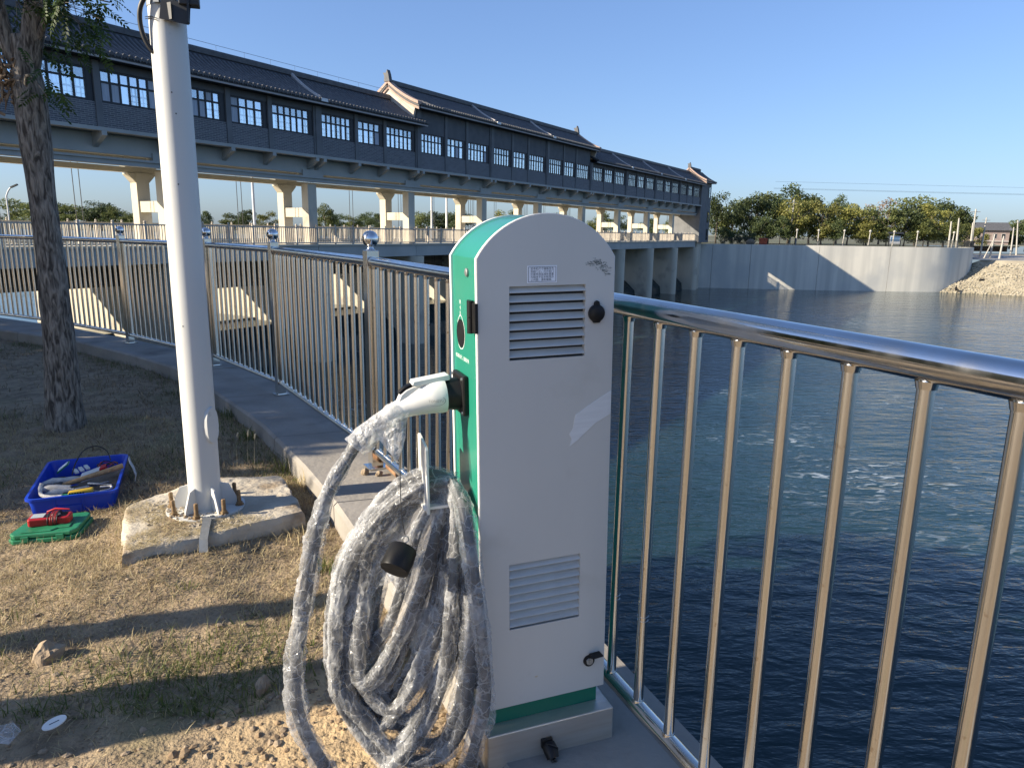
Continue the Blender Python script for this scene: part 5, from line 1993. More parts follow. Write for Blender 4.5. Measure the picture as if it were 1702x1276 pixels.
# unseen trees added left of the view to shade soil and coping
for si, (x, y, top, w, k) in enumerate(((-10.2, 4.3, 6.0, 4.6, 'd'), (-12.6, 5.6, 6.8, 5.2, 'd'), (-9.6, 7.0, 5.2, 4.0, 'm'), (-17.5, 9.5, 7.4, 5.6, 'd'), (-15.2, 3.4, 7.0, 5.0, 'm'), (-8.9, 4.9, 4.4, 3.0, 'm'), (-13.4, 9.0, 6.0, 5.0, 'd'), (-10.7, 2.9, 7.0, 3.1, 'd'), (-12.2, 2.75, 7.8, 3.4, 'm'), (-8.4, 2.85, 4.7, 2.1, 'd'))):
    far_tree(x, y, top, w, k, f'{height_word(top)} {KIND[k]} tree added for shade left of the frame, {ORD[si]} in the row', 'unseen trees added for shade', -.2)
for x, y, rr, lean in ((-4.6, 1.49, .08, .1), (-3.7, 1.27, .15, -.1)):
    t = thing('tree', 'tall bare stemmed tree standing left of the bare soil' if rr < .1 else 'thick stemmed tree standing left of the bare soil', 'tree', (x, y, -.2))
    part('trunk', limb([(0, 0, -.05), (.0, 0, .4), (.02, lean * .3, 1.4), (.03, lean * .5, 3.0), (0, lean, 5.2)], [rr * 1.35, rr, rr * .85, rr * .7, rr * .4], x), M['bark'], t, True, 180)
    o = ob('crown', CR['m'][1], t, (0, lean, 4.6))
    o.scale = (1.9, 1.9, 2.6)

t = thing('tree', 'straight trunked tree added out of the frame to shade the coping', 'tree', (-5.5, -.20, -.2))  # unseen tree added so its trunk shades the coping before the plinth
part('trunk', limb([(0, 0, -.05), (.01, 0, .5), (.02, .01, 2.0), (.02, .0, 3.5), (0, 0, 5.4)], [.2, .17, .15, .13, .06], 31), M['bark'], t, True, 180)
o = ob('crown', CR['d'][0], t, (0, 0, 4.8))
o.scale = (2.2, 2.2, 2.6)

# ------------------------------------------------------------------ tool crate, meter, tool case
cd1 = Vector((.917, .399, 0))
cd2 = Vector((-.399, .917, 0))
CRO = Vector((-2.575, 3.545, -.150))
crate = thing('tool_crate', 'blue plastic crate full of hand tools on the shaded grass', 'crate', tuple(CRO), (0, 0, math.atan2(cd1.y, cd1.x)))
CWd, CDp, CHt = .425, .70, .118
mb = MB()
th_ = .006
q0 = [(.018, .018), (CWd - .018, .018), (CWd - .018, CDp - .018), (.018, CDp - .018)]


def rrect(x0, y0, x1, y1, r, n=5):
    out = []
    for cx_, cy_, a0 in ((x1 - r, y1 - r, 0), (x0 + r, y1 - r, 90), (x0 + r, y0 + r, 180), (x1 - r, y0 + r, 270)):
        for k in range(n + 1):
            a = R(a0 + 90 * k / n)
            out.append((cx_ + r * math.cos(a), cy_ + r * math.sin(a)))
    return out


lv_ = [(.020, .0, .030), (.012, CHt * .55, .034), (.004, CHt - .014, .038), (-.008, CHt - .0135, .045), (-.008, CHt, .045), (.006, CHt, .036), (.018, CHt * .5, .03), (.026, .008, .026)]
n = 24
for ins, z, r_ in lv_:
    for p in rrect(ins, ins, CWd - ins, CDp - ins, r_):
        mb.v.append((p[0], p[1], z))
for j in range(len(lv_) - 1):
    for k in range(n):
        a, b = j * n + k, j * n + (k + 1) % n
        mb.f.append((a, b, b + n, a + n))
mb.f.append(tuple((len(lv_) - 1) * n + k for k in range(n)))
mb.f.append(tuple(reversed(range(n))))
body = part('body', mb, M['blue'], crate, True, 35)
for x in (.13, .262):
    mb = MB()
    mb.obox((x, .0105, CHt * .52), (.004, 0, 0), (0, .005, -.0005), (0, -.006, CHt * .40))
    part('rib', mb, M['blue'], crate, bevel=.001)
mb = MB()
mb.obox((.196, .0125, CHt * .30), (.060, 0, 0), (0, .003, 0), (0, -.002, .022))
part('label_recess', mb, M['blue'], crate, bevel=.001)


def cpt(x, y, z):
    return CRO + cd1 * x + cd2 * y + Vector((0, 0, z))


def loose(name, mb, m, label, cat, smooth=True, angle=40, group=None, bevel=0):
    org = Vector(mb.v[0])
    o = part(name, mb.shift(-org), m, None, smooth, angle, loc=tuple(org), bevel=bevel)
    return tag(o, label, cat, group)


T = lambda pts_: [cpt(*p) for p in pts_]
ham = thing('hammer', 'wooden handled hammer sticking out over the crate rim', 'hammer', tuple(cpt(.13, .30, .085)))
HB = cpt(.13, .30, .085)
mb = MB()
mb.tube([p - HB for p in T([(.12, .295, .083), (.22, .31, .105), (.32, .325, .125), (.435, .345, .150)])], [.0115, .013, .0145, .0155], 14)
part('handle', mb, M['wood'], ham, True, 50)
mb = MB()
mb.tube([p - HB for p in T([(.085, .305, .080), (.125, .296, .084)])], [.020, .020], 10)
mb.tube([p - HB for p in T([(.113, .25, .085), (.11, .34, .080)])], [.017, .014], 10)
part('head', mb, M['dark_metal'], ham, True, 30)
mb = MB()
mb.obox(cpt(.245, .085, .100), cd1 * .060 + Vector((0, 0, .004)), cd2 * .022, Vector((0, 0, .014)))
kn = loose('utility_knife', mb, M['yellow'], 'yellow and black utility knife lying at the front of the crate', 'knife', False, bevel=.006)
mb = MB()
for k in range(6):
    mb.obox(cd1 * (-.05 + .013 * k) + cd2 * -.023 + Vector((0, 0, 0)), cd1 * .0035, cd2 * .003, Vector((0, 0, .009)))
mb.shift(cpt(.245, .085, .100) - Vector(kn.location))
part('grip_pads', mb, M['black'], kn, kind='stuff')
for i, (x, y, z, l, a, c) in enumerate(((.12, .36, .085, .10, .1, 'glove'), (.10, .245, .080, .075, -.1, 'glove'), (.13, .17, .078, .070, .2, 'glove'))):
    mb = MB()
    d = cd1 * math.cos(a) + cd2 * math.sin(a)
    c0 = cpt(x, y, z)
    mb.tube([c0 - d * l, c0 - d * l * .5 + Vector((0, 0, .006)), c0, c0 + d * l * .5, c0 + d * l], [.014, .024, .026, .024, .017], 12,
            jit=lambda i_, k_: 1 + .18 * noise.noise((i_ * .8, k_ * .5, i)))
    loose('glove', mb, M[c], ('thick pale work glove finger bundle behind the hammer head', 'pale work glove beside the hammer head in the crate', 'pale work glove at the left front inside the crate')[i], 'glove', True, 60,
          'work gloves in the crate')
mb = MB()
mb.tube(spline(T([(.045, .20, .135), (.040, .17, .115), (.055, .11, .10), (.10, .075, .095), (.16, .055, .098)]), .012), .0105, 10)
loose('pliers_handle', mb, M['glove'], 'pale curved tool handle against the left front corner of the crate', 'tool', True, 60)
mb = MB()
mb.obox(cpt(.19, .055, .088), cd1 * .045, cd2 * .03, Vector((0, 0, .014)))
loose('green_box', mb, M['case_green'], 'small green plastic box at the front edge inside the crate', 'box', False, bevel=.004)
mb = MB()
mb.obox(cpt(.095, .55, .115), cd1 * .030 + Vector((0, 0, .024)), cd2 * .036, (cd1 * -.4 + Vector((0, 0, .5))) * .006)
cdb = loose('component_board', mb, M['case_green'], 'green circuit card with white label at the back left of the crate', 'circuit board', False)
mb = MB()
mb.obox(cpt(.093, .55, .119) - Vector(cdb.location), cd1 * .024 + Vector((0, 0, .019)), cd2 * .026, (cd1 * -.4 + Vector((0, 0, .5))) * .005)
part('sticker', mb, M['paper'], cdb)
for k in range(3):
    mb = MB()
    mb.obox(cpt(.165 + .028 * k, .50 + .01 * k, .098 + .006 * k), cd1 * .010 + cd2 * .004, cd2 * .035 - cd1 * .012, Vector((0, 0, .006)))
    loose('white_connector', mb, M['white_plastic'], ('left white plug in the row of three at the crate back', 'middle white plug in the row of three at the crate back', 'right white plug in the row of three at the crate back')[k], 'plug', False, group='white plugs in the crate', bevel=.002)
mb = MB()
mb.obox(cpt(.265, .385, .105), cd1 * .055 + cd2 * .018 + Vector((0, 0, .012)), cd2 * .035, Vector((0, 0, .020)))
bx_ = loose('meter_box', mb, M['white_plastic'], 'white and red boxed tester lying behind the hammer handle', 'tester', False, bevel=.004)
mb = MB()
mb.obox(cpt(.322, .405, .120) - Vector(bx_.location), cd1 * .016 + cd2 * .006 + Vector((0, 0, .004)), cd2 * .0365, Vector((0, 0, .022)))
part('red_end', mb, M['red'], bx_, bevel=.003)
rs = random.Random(8)
for i in range(5):
    mb = MB()
    c0 = (.335, .47, .115)
    mb.tube(spline(T([(c0[0] + (.055 - .005 * i) * math.cos(a) + rs.gauss(0, .004), c0[1] + (.07 - .006 * i) * math.sin(a) + rs.gauss(0, .004), c0[2] + .012 * math.sin(a * 2 + i) + .004 * i) for a in np.linspace(0, 5.8, 12)]), .012),
            .0030, 7)
    loose('wire_loop', mb, M['red_wire' if i % 2 else 'black_wire'], ('red' if i % 2 else 'black') + (' wire loop, outermost in the tangle in the crate', ' wire loop, outer one in the tangle in the crate', ' wire loop in the middle of the tangle in the crate', ' wire loop, inner one in the tangle in the crate', ' wire loop, innermost in the tangle in the crate')[i], 'wire', True, 60, 'wires in the crate')
mb = MB()
mb.tube(spline(T([(.15, .46, .09), (.17, .50, .15), (.21, .56, .205), (.27, .60, .215), (.325, .60, .18), (.345, .58, .12)]), .012), .0036, 8)
loose('black_cable', mb, M['black_wire'], 'thin black cable arching above the back rim of the crate', 'cable', True, 60)
mb = MB()
mb.tube(spline(T([(.30, .105, .092), (.345, .075, .096), (.385, .10, .096), (.385, .15, .095), (.33, .16, .094)]), .01), .0055, 8)
loose('pale_wire', mb, M['glove'], 'loop of pale yellow cord at the front right of the crate', 'cord', True, 60)
for ti, (a, b, r_, m_) in enumerate((((.18, .24, .082), (.38, .22, .088), .008, 'dark_metal'), ((.20, .20, .080), (.36, .27, .086), .007, 'galv'), ((.15, .135, .080), (.33, .14, .084), .009, 'black'),
                                    ((.26, .25, .092), (.385, .18, .094), .0065, 'galv'), ((.05, .42, .080), (.20, .44, .085), .010, 'black'), ((.06, .28, .070), (.30, .17, .074), .012, 'dark_metal'))):
    mb = MB()
    p, q = cpt(*a), cpt(*b)
    mb.tube([p, p.lerp(q, .45), p.lerp(q, .5), q], [r_ * 1.25, r_ * 1.25, r_ * .6, r_ * .5], 10)
    loose('screwdriver', mb, M[m_], ('dark steel tool under the hammer handle in the crate', 'slim shiny steel tool crossing under the hammer handle', 'black tool lying just behind the yellow knife', 'short shiny tool by the right wall of the crate', 'black tool near the back left of the crate', 'dark steel bar lying deepest in the crate')[ti], 'hand tool', True, 50, 'hand tools heaped in the crate')
mb = MB()
for i, (y, z) in enumerate(((.52, .165), (.50, .135), (.47, .09), (.45, .02))):
    pass
shp = [(.445, .55, .138), (.455, .50, .120), (.475, .44, .105), (.490, .40, .070), (.480, .37, .010)]
vs = []
for p in shp:
    for s in (-.022, .022):
        for h in (0, .006):
            vs.append(cpt(p[0] + h, p[1] + s, p[2]))
fs = []
for i in range(len(shp) - 1):
    a = i * 4
    fs += [(a, a + 2, a + 6, a + 4), (a + 1, a + 5, a + 7, a + 3), (a, a + 4, a + 5, a + 1), (a + 2, a + 3, a + 7, a + 6)]
mb.add(vs, fs)
loose('rag', mb, M['glove'], 'pale cloth strip hanging outside the right side of the crate', 'cloth', True, 60)

g1, g2 = Vector((.985, .17, 0)), Vector((-.17, .985, 0))
GO_ = Vector((-2.46, 3.235, -.148))
case = thing('tool_case', 'closed green plastic tool case on the grass in front of the crate', 'tool case', tuple(GO_), (0, R(-3), math.atan2(g1.y, g1.x)))
mb = MB()
mb.prism([(0.02, 0), (.29, .0), (.315, .03), (.30, .24), (.27, .265), (.04, .25), (.0, .20), (-.012, .03)], 'z', 0, .024)
part('tray', mb, M['case_green'], case, bevel=.005)
mb = MB()
mb.prism([(0.025, .005), (.285, .005), (.308, .035), (.293, .235), (.265, .258), (.045, .243), (.006, .195), (-.005, .035)], 'z', .0262, .050)
part('lid', mb, M['case_green'], case, bevel=.006)
mb = MB()
mb.prism([(.05, .02), (.19, .02), (.21, .05), (.265, .05), (.255, .12), (.10, .10), (.06, .08)], 'z', .0502, .056)
part('raised_panel', mb, M['case_green'], case, bevel=.003)
for x in (.06, .22):
    mb = MB()
    mb.box((x, -.006, .012), (x + .035, .004, .040))
    part('latch', mb, M['case_green'], case, bevel=.002)

mm1 = Vector((.93, .30, 0)).normalized()
MO = Vector((-2.415, 3.315, -.086))
meter = thing('multimeter', 'red handheld multimeter wrapped in its test leads on the green case', 'multimeter', tuple(MO), (0, 0, math.atan2(mm1.y, mm1.x)))
mb = MB()
mb.prism([(p[0], p[1]) for p in rrect(0, 0, .185, .088, .014)], 'z', 0, .040)
part('body', mb, M['red'], meter, bevel=.006)
mb = MB()
mb.box((.012, .016, .0405), (.070, .072, .0435))
part('screen', mb, M['lcd'], meter, bevel=.001)
mb = MB()
mb.box((.078, .014, .0405), (.168, .074, .0425))
part('face', mb, M['black'], meter, bevel=.001)
mb = MB()
mb.tube([(.12, .044, .0425), (.12, .044, .050)], [.020, .018], 20)
part('dial', mb, M['galv'], meter, True, 40)
for i in range(7):
    mb = MB()
    x = .095 + .007 * i + rs.gauss(0, .003)
    loop_ = [(x + .006 * math.sin(i), .044 + .054 * math.cos(a), .022 + .034 * math.sin(a)) for a in np.linspace(0, 2 * math.pi, 17)]
    mb.tube(spline(loop_, .008), .0024, 6)
    part('test_lead', mb, M['red_wire' if i % 3 else 'black_wire'], meter, True, 60)
mb = MB()
mb.tube([(.070, .085, .044), (.110, .080, .060), (.175, .070, .054)], [.005, .006, .004], 8)
part('probe', mb, M['red'], meter, True, 50)

# ------------------------------------------------------------------ small things on the ground
for p, r_, lab in (((-1.66, 2.30, -.125), .060, 'brown angular rock on the bare soil in the strip of sun'), ((-.83, 2.135, -.125), .038, 'small pale rock beside the hanging cable'),
                   ((-.85, 3.95, .012), .030, 'pale rubble stone lying at the foot of a railing post'), ((-.765, 3.93, .010), .022, 'smaller rubble stone by the rusty pipe end')):
    mb = MB()
    stone(mb, (0, 0, 0), r_, rs)
    o = part('rock', mb, M['rock'], None, loc=p)
    o.scale = (1, 1, 1.5)
    md = o.modifiers.new('sub', 'SUBSURF')
    md.levels = md.render_levels = 2
    md.subdivision_type = 'SIMPLE'
    tx_ = bpy.data.textures.new('rock_relief', 'CLOUDS')
    tx_.noise_scale = r_ * .7
    dm = o.modifiers.new('relief', 'DISPLACE')
    dm.texture = tx_
    dm.strength = r_ * .45
    dm.mid_level = .5
    tag(o, lab, 'rock')
mb = MB()
mb.tube([(0, 0, 0), (0, 0, .003)], .030, 28)
o = part('tag_disc', mb, M['white_plastic'], None, True, 40, loc=(-1.40, 1.925, -.108), rot=(R(10), R(-14), R(30)))
o.scale = (1.15, .75, 1)
tag(o, 'white oval plastic tag with a dark slot lying on the soil', 'tag')
mb = MB()
mb.box((-.012, -.002, .0031), (.012, .002, .0036))
part('slot', mb, M['ink'], o)
mb = MB()
mb.add([(-.03, -.022, 0), (.03, -.027, .008), (.037, .02, .010), (.006, .033, .022), (-.03, .024, .014)], [(0, 1, 2, 3, 4)])
o = part('plastic_scrap', mb, M['film'], None, loc=(-1.505, 1.858, -.105), rot=(R(15), R(8), 0))
tag(o, 'torn clear plastic scrap lying at the bottom left on the soil', 'plastic scrap')
sol = o.modifiers.new('thick', 'SOLIDIFY')
sol.thickness = .0008
mb = MB()
a, b = Vector((-.715, 4.02, .034)), Vector((-.515, 3.65, .034))
mb.tube([a, b], .030, 20, cap=False)
mb.tube([b, a], .025, 20, cap=False)
for k in range(20):
    pass
nv = len(mb.v)
for k in range(20):
    mb.f.append((k, (k + 1) % 20, 60 + (20 - (k + 1)) % 20, 60 + (20 - k) % 20))
loose('rusty_pipe', mb, M['rust'], 'short rusty pipe offcut lying on the coping under the bottom rail', 'pipe', True, 40)


def blades(name, pts_, hmin, hmax, wid, lean, m, seed, curl=.5):
    rg = np.random.default_rng(seed)
    n = len(pts_)
    P = np.array(pts_)
    h = rg.uniform(hmin, hmax, n)
    az = rg.uniform(0, 2 * np.pi, n)
    ln = np.clip(rg.normal(lean[0], lean[1], n), 0, 1.52)
    d = np.stack([np.cos(az) * np.sin(ln), np.sin(az) * np.sin(ln), np.cos(ln)], 1)
    ln2 = np.clip(ln + curl * rg.uniform(.2, 1.2, n), 0, 1.75)
    d2 = np.stack([np.cos(az) * np.sin(ln2), np.sin(az) * np.sin(ln2), np.cos(ln2)], 1)
    sa = az + np.pi / 2 + rg.normal(0, .5, n)
    s = np.stack([np.cos(sa), np.sin(sa), np.zeros(n)], 1) * (wid * rg.uniform(.6, 1.3, n))[:, None] * .5
    mid = P + d * (h * .5)[:, None]
    tip = mid + d2 * (h * .5)[:, None]
    tip[:, 2] = np.maximum(tip[:, 2], P[:, 2] + .002)
    V = np.stack([P - s, P + s, mid + s * .8, mid - s * .8, tip], 1).reshape(-1, 3)
    i = np.arange(n) * 5
    quads = np.stack([i, i + 1, i + 2, i + 3], 1)
    tris = np.stack([i + 3, i + 2, i + 4], 1)
    me = bpy.data.meshes.new(name)
    me.from_pydata(V.tolist(), [], quads.tolist() + tris.tolist())
    me.materials.append(M[m])
    return me


SLAB = [(-2.02, 3.49), (-1.725, 2.94), (-1.39, 3.17), (-1.07, 3.46), (-1.12, 3.56), (-1.355, 4.01), (-1.80, 3.91)]


def in_poly(x, y, poly):
    c = False
    for i in range(len(poly)):
        x0, y0 = poly[i]
        x1, y1 = poly[i - 1]
        if (y0 > y) != (y1 > y) and x < (x1 - x0) * (y - y0) / (y1 - y0) + x0:
            c = not c
    return c


IN = [Vector(p) for p in INNER]


def kerb_d(x, y):            # distance on the land side of the coping's inner edge
    best = 1e9
    for a, b in zip(IN, IN[1:]):
        ab = b - a
        t = max(0, min(1, (Vector((x, y)) - a).dot(ab) / ab.length_squared))
        q = a + ab * t
        dd = (Vector((x, y)) - q)
        sgn = 1 if ab.x * dd.y - ab.y * dd.x > 0 else -1
        if dd.length < abs(best):
            best = dd.length * sgn
    return best


def scatter(n, seed, xr, yr, dens, margin=.01, slab_ok=False):
    r_ = random.Random(seed)
    out = []
    tries = 0
    while len(out) < n and tries < n * 12:
        tries += 1
        y = yr[0] + (yr[1] - yr[0]) * r_.random() ** 1.5
        x = r_.uniform(*xr)
        if x < -.98 * y - .8 or r_.random() > dens(x, y):
            continue
        if kerb_d(x, y) < margin:
            continue
        ins = in_poly(x, y, SLAB)
        if ins and not slab_ok:
            continue
        cr = Vector((x, y, 0)) - CRO
        u, v = cr.dot(cd1), cr.dot(cd2)
        if -.01 < u < CWd + .01 and -.01 < v < CDp + .01:
            continue
        out.append((x, y, soil_z(x, y) - .003 if not ins else -.026))
    return out


def bare(x, y):               # bare soil near the front, thicker thatch further back
    d = math.hypot(x + .62, y - 1.86)
    b = min(1, max(0, (d - .22) / .45))
    nz = noise.noise((x * 1.9, y * 1.9, 7)) * .5 + .5 + .35 * noise.noise((x * 6, y * 6, 3))
    f = min(1, max(.10, (y - 1.75) / 1.1))
    return b * f * min(1, max(.12, nz * 1.3))


p_ = scatter(80000, 1, (-5.2, .1), (1.3, 5.6), bare)
o = ob('dry_grass', blades('dry_grass', p_, .016, .062, .0026, (.95, .40), 'straw', 4), kind='stuff')
p_ = scatter(27000, 2, (-9.0, .1), (3.6, 10.5), lambda x, y: min(1, max(.1, .6 + .8 * noise.noise((x * 1.2, y * 1.2, 2)))))
o = ob('dry_grass', blades('dry_grass', p_, .02, .08, .005, (.95, .4), 'straw_brown', 5), kind='stuff')
p_ = scatter(21000, 3, (-5.0, .1), (1.2, 5.0), lambda x, y: .35 + .65 * bare(x, y))
o = ob('leaf_litter', blades('leaf_litter', p_, .012, .036, .0075, (1.42, .12), 'straw_brown', 6, .15), kind='stuff')
p_ = scatter(9000, 4, (-6.5, .1), (2.0, 10.5), lambda x, y: max(0, noise.noise((x * 1.1 + 4, y * 1.1, 12)) * 2.2 - .35) + (.9 if 0 < kerb_d(x, y) < .22 and y > 4.0 else 0))
o = ob('green_grass', blades('green_grass', p_, .03, .09, .0032, (.7, .4), 'grass_green', 7, .7), kind='stuff')
p_ = scatter(2600, 5, (-2.1, -.9), (2.85, 4.1), lambda x, y: 1 if in_poly(x, y, SLAB) and noise.noise((x * 4, y * 4, 9)) > -.05 and y < 3.45 - .25 * (x + 1.6) else 0, slab_ok=True)
o = ob('straw_on_slab', blades('straw_on_slab', p_, .02, .06, .0024, (1.35, .15), 'straw', 8, .2), kind='stuff')
dp = MB()                                               # grit and mortar crumbs round the pole base
for _ in range(260):
    a, r_ = rs.uniform(R(150), R(330)), rs.uniform(.10, .30)
    stone(dp, (PP.x + r_ * math.cos(a), PP.y + r_ * math.sin(a), -.029 + (.013 if r_ < .19 else 0)), rs.choice((.004, .006, .008, .012)), rs)
o = part('mortar_grit', dp, M['concrete_slab'], None, kind='stuff')
# pebbles and clods
pb = MB()
for x, y, z in scatter(1500, 6, (-3.0, .1), (1.2, 4.6), lambda x, y: 1 if y < 2.6 else .25):
    stone(pb, (x, y, z + .004), rs.choice((.004, .005, .007, .009, .013)), rs)
o = part('pebbles', pb, M['rock'], None, kind='stuff')
pc = MB()
for x, y, z in scatter(420, 9, (-1.0, .05), (1.3, 2.4), lambda x, y: 1):
    stone(pc, (x, y, z + .003), rs.choice((.006, .008, .011, .016)), rs)
M['clod'] = mat('soil_clod', (0.33, 0.24, 0.14), 0.95, 0, (0.22, 0.15, 0.09), 30)
o = part('soil_clods', pc, M['clod'], None, kind='stuff')
# weeds along the kerb
for i, (x, y, n_, h, m_, lab) in enumerate(((-1.44, 4.36, 46, .26, 'grass_green', 'tall green grass tuft growing against the kerb face behind the slab'), (-1.24, 4.05, 40, .15, 'straw', 'dry straw tuft between the slab and the kerb'),
                                            (-.86, 3.0, 60, .13, 'grass_green', 'green grass tuft behind the hanging cable'), (-1.05, 3.30, 40, .11, 'straw', 'dry grass tuft at the front corner of the slab'),
                                            (-2.30, 5.62, 70, .16, 'grass_green', 'dark green grass tuft at the kerb in shade'), (-1.92, 4.98, 50, .15, 'grass_green', 'low green grass tuft by the kerb behind the pole'),
                                            (-1.40, 2.78, 22, .06, 'grass_green', 'small green grass tuft on the sunny soil before the slab'), (-1.52, 2.0, 40, .07, 'grass_green', 'small green weed at the left edge of the soil'))):
    pts_ = [(rs.gauss(0, .035), rs.gauss(0, .03), 0) for _ in range(n_)]
    t = ob('grass_tuft', blades('grass_tuft', pts_, h * .5, h, .0042, (.32, .22), m_, 40 + i, .9), loc=(x, y, soil_z(x, y) - .004))
    tag(t, lab, 'grass tuft')
for i, (x, y, h) in enumerate(((-1.66, 4.27, .30), (-1.63, 4.30, .27), (-1.78, 4.40, .24))):
    z = soil_z(x, y)
    t = thing('seed_stalk', ('tallest foxtail stalk with pale seed head behind the pole', 'slightly shorter foxtail stalk beside the tallest one', 'short foxtail stalk with pale head close to the pole')[i], 'weed', (x, y, z))
    mb = MB()
    mb.tube([(0, 0, 0), (.004, 0, h * .5), (.012, 0, h * .85)], [.0015, .0012, .001], 5)
    part('stem', mb, M['seed'], t)
    mb = MB()
    mb.tube([(.012, 0, h * .84), (.014, 0, h * .9), (.018, 0, h * .97), (.022, 0, h)], [.002, .0065, .006, .001], 8)
    part('seed_head', mb, M['seed'], t, True, 60)

# ------------------------------------------------------------------ the far quay: fence, posts, poles, people, house, car
fq = thing('quay_fence', 'dark metal fence along the top of the curved quay wall', 'fence', (52, 124, -.12))
FO = Vector((52, 124, -.12))
mb = MB()
s = .3
while s < L[-1] - 1:
    p = wall_at(s)
    q = Vector((p.x, p.y + .25, 0)) - Vector((FO.x, FO.y, 0))
    mb.box((q.x - .018, q.y - .018, .05), (q.x + .018, q.y + .018, 1.15))
    s += .16
part('fence_bars', mb, M['dark_metal'], fq, kind='stuff')
mb = MB()
pp = [Vector((wall_at(x).x - FO.x, wall_at(x).y + .25 - FO.y, 0)) for x in np.arange(.3, L[-1] - 1, 1.0)]
for z in (.1, 1.12):
    mb.tube([p + Vector((0, 0, z)) for p in pp], .03, 5)
    part('fence_rail', mb, M['dark_metal'], fq)
    mb = MB()
for x, lean in ((48.4, .03), (52.2, -.02), (56.5, .04), (60.9, .05), (65.0, .06), (69.1, .02), (76.1, .06)):
    mb = MB()
    z0 = -.2
    mb.tube([(0, 0, 0), (lean, 0, 1.2), (lean * 2, 0, 2.4)], [.13, .11, .08], 8)
    mb.ball((lean * 2, 0, 2.6), .22, 8, 6)
    o = part('lamp_post', mb, M['pole_conc'], None, True, 50, loc=(x, 124.6 + max(0, (x - 72)) * .35, z0))
    tag(o, f'short pale post with globe on the quay wall, {ORD[int(np.searchsorted([48.4, 52.2, 56.5, 60.9, 65.0, 69.1, 76.1], x))]} from the bridge', 'lamp post', 'short posts along the quay fence')
pl = [([53.3, 140.0, 8.2], [53.2, 140.0, -.2]), ([75.8, 126.6, 4.3], [75.9, 126.6, -.2]), ([77.9, 128.0, 4.9], [78.1, 128.0, -.2]), ([81.7, 130.0, 4.2], [81.9, 130.0, -.2]), ([82.2, 130.5, 6.6], [82.3, 130.5, -.2]),
      ([96.9, 150.0, 5.7], [96.7, 150.0, -2.2]), ([91.6, 136.0, 2.0], [91.4, 136.0, -2.2]), ([92.5, 140.0, 2.3], [92.2, 140.0, -2.2]), ([113.1, 165.0, 4.1], [113.3, 165.0, -2.2]), ([117.2, 170.0, 5.8], [118.1, 170.0, -2.2]),
      ([91.0, 138.0, 1.1], [89.8, 138.0, -2.2])]
labs = ['pale pole with a lamp arm among the trees behind the quay', 'shorter of two thick white poles at the quay wall end', 'second thick white pole at the quay wall end', 'thin pale pole behind the end of the quay fence',
        'tallest pale pole at the end of the quay fence', 'pale pole with a crossarm in front of the house', 'short pale post on the terrace behind the stony bank', 'pale post before the parked car', 'slim yellowish pole right of the house',
        'tall pale pole with crossarms right of the house', 'low slanting pale post at the bank top']
for (t_, b_), lab in zip(pl, labs):
    p = thing('utility_pole', lab, 'pole', tuple(b_), group='poles beyond the quay')
    d = Vector(t_) - Vector(b_)
    mb = MB()
    mb.tube([(0, 0, 0), tuple(d * .5), tuple(d)], [.19, .16, .12] if d.length > 4 else [.12, .10, .08], 8)
    part('shaft', mb, M['pole_conc'], p, True, 50)
    if d.length > 6:
        mb = MB()
        mb.obox(tuple(d * .93), (.9, .1, 0), (0, .05, 0), (0, 0, .05))
        part('crossarm', mb, M['pole_conc'], p)
mb = MB()
for z, dy in ((13.6, 0), (12.0, .4), (12.2, .8)):
    pts_ = [(82, 130.5 + dy, 6.4 + z * .0), (120, 160, z - 5), (260, 300, z)]
    mb.tube(spline([(60, 170 + dy, z), (130, 172 + dy, z - .4), (200, 174 + dy, z)], 10), .018, 4)
o = part('power_lines', mb, M['dark_metal'], None, kind='stuff')
tag(o, 'thin power lines crossing the sky right of the trees', 'power lines')
# sitting angler at the water's edge: one continuous skinned body
def skin_body(name, verts, edges, radii, m, parent, root=0):
    me = bpy.data.meshes.new(name)
    me.from_pydata(verts, edges, [])
    o = ob(name, me, parent)
    o.data.materials.append(m)
    sk_ = o.modifiers.new('skin', 'SKIN')
    for v, r_ in zip(me.skin_vertices[0].data, radii):
        v.radius = (r_, r_)
    me.skin_vertices[0].data[root].use_root = True
    ss = o.modifiers.new('sub', 'SUBSURF')
    ss.levels = ss.render_levels = 2
    return o


per = thing('person', 'person in dark clothes sitting at the water edge below the quay wall', 'person', (75.6, 122.35, -7.45), (0, 0, R(20)))
V_ = [(0, 0, .22), (0, .02, .45), (0, -.02, .68), (0, -.05, .78), (0, -.08, .90), (.10, -.1, .22), (.13, -.45, .40), (.13, -.50, .02), (.13, -.62, .0), (-.10, -.1, .22), (-.13, -.45, .42), (-.13, -.50, .02), (-.13, -.62, .0),
      (.19, -.02, .66), (.24, -.18, .45), (.12, -.38, .42), (-.19, -.02, .66), (-.24, -.18, .45), (-.12, -.38, .42)]
E_ = [(0, 1), (1, 2), (2, 3), (3, 4), (0, 5), (5, 6), (6, 7), (7, 8), (0, 9), (9, 10), (10, 11), (11, 12), (2, 13), (13, 14), (14, 15), (2, 16), (16, 17), (17, 18)]
Rr = [.17, .17, .16, .06, .105, .11, .08, .055, .05, .11, .08, .055, .05, .07, .05, .04, .07, .05, .04]
skin_body('body', V_, E_, Rr, M['black'], per)
mb = MB()
mb.ball((0, -.10, .93), .105, 12, 8, (1, 1.05, 1.15))
part('hair', mb, M['black_int'], per, True, 60)
mb = MB()
mb.tube(spline([(.0, -.4, .45), (.2, -1.4, 1.2), (.35, -2.6, 1.7)], .3), .012, 5)
o = part('fishing_rod', mb, M['dark_metal'], None, loc=(80.8, 123.9, -6.0), rot=(0, 0, R(40)))
tag(o, 'dark fishing rod propped over the stony bank', 'fishing rod')
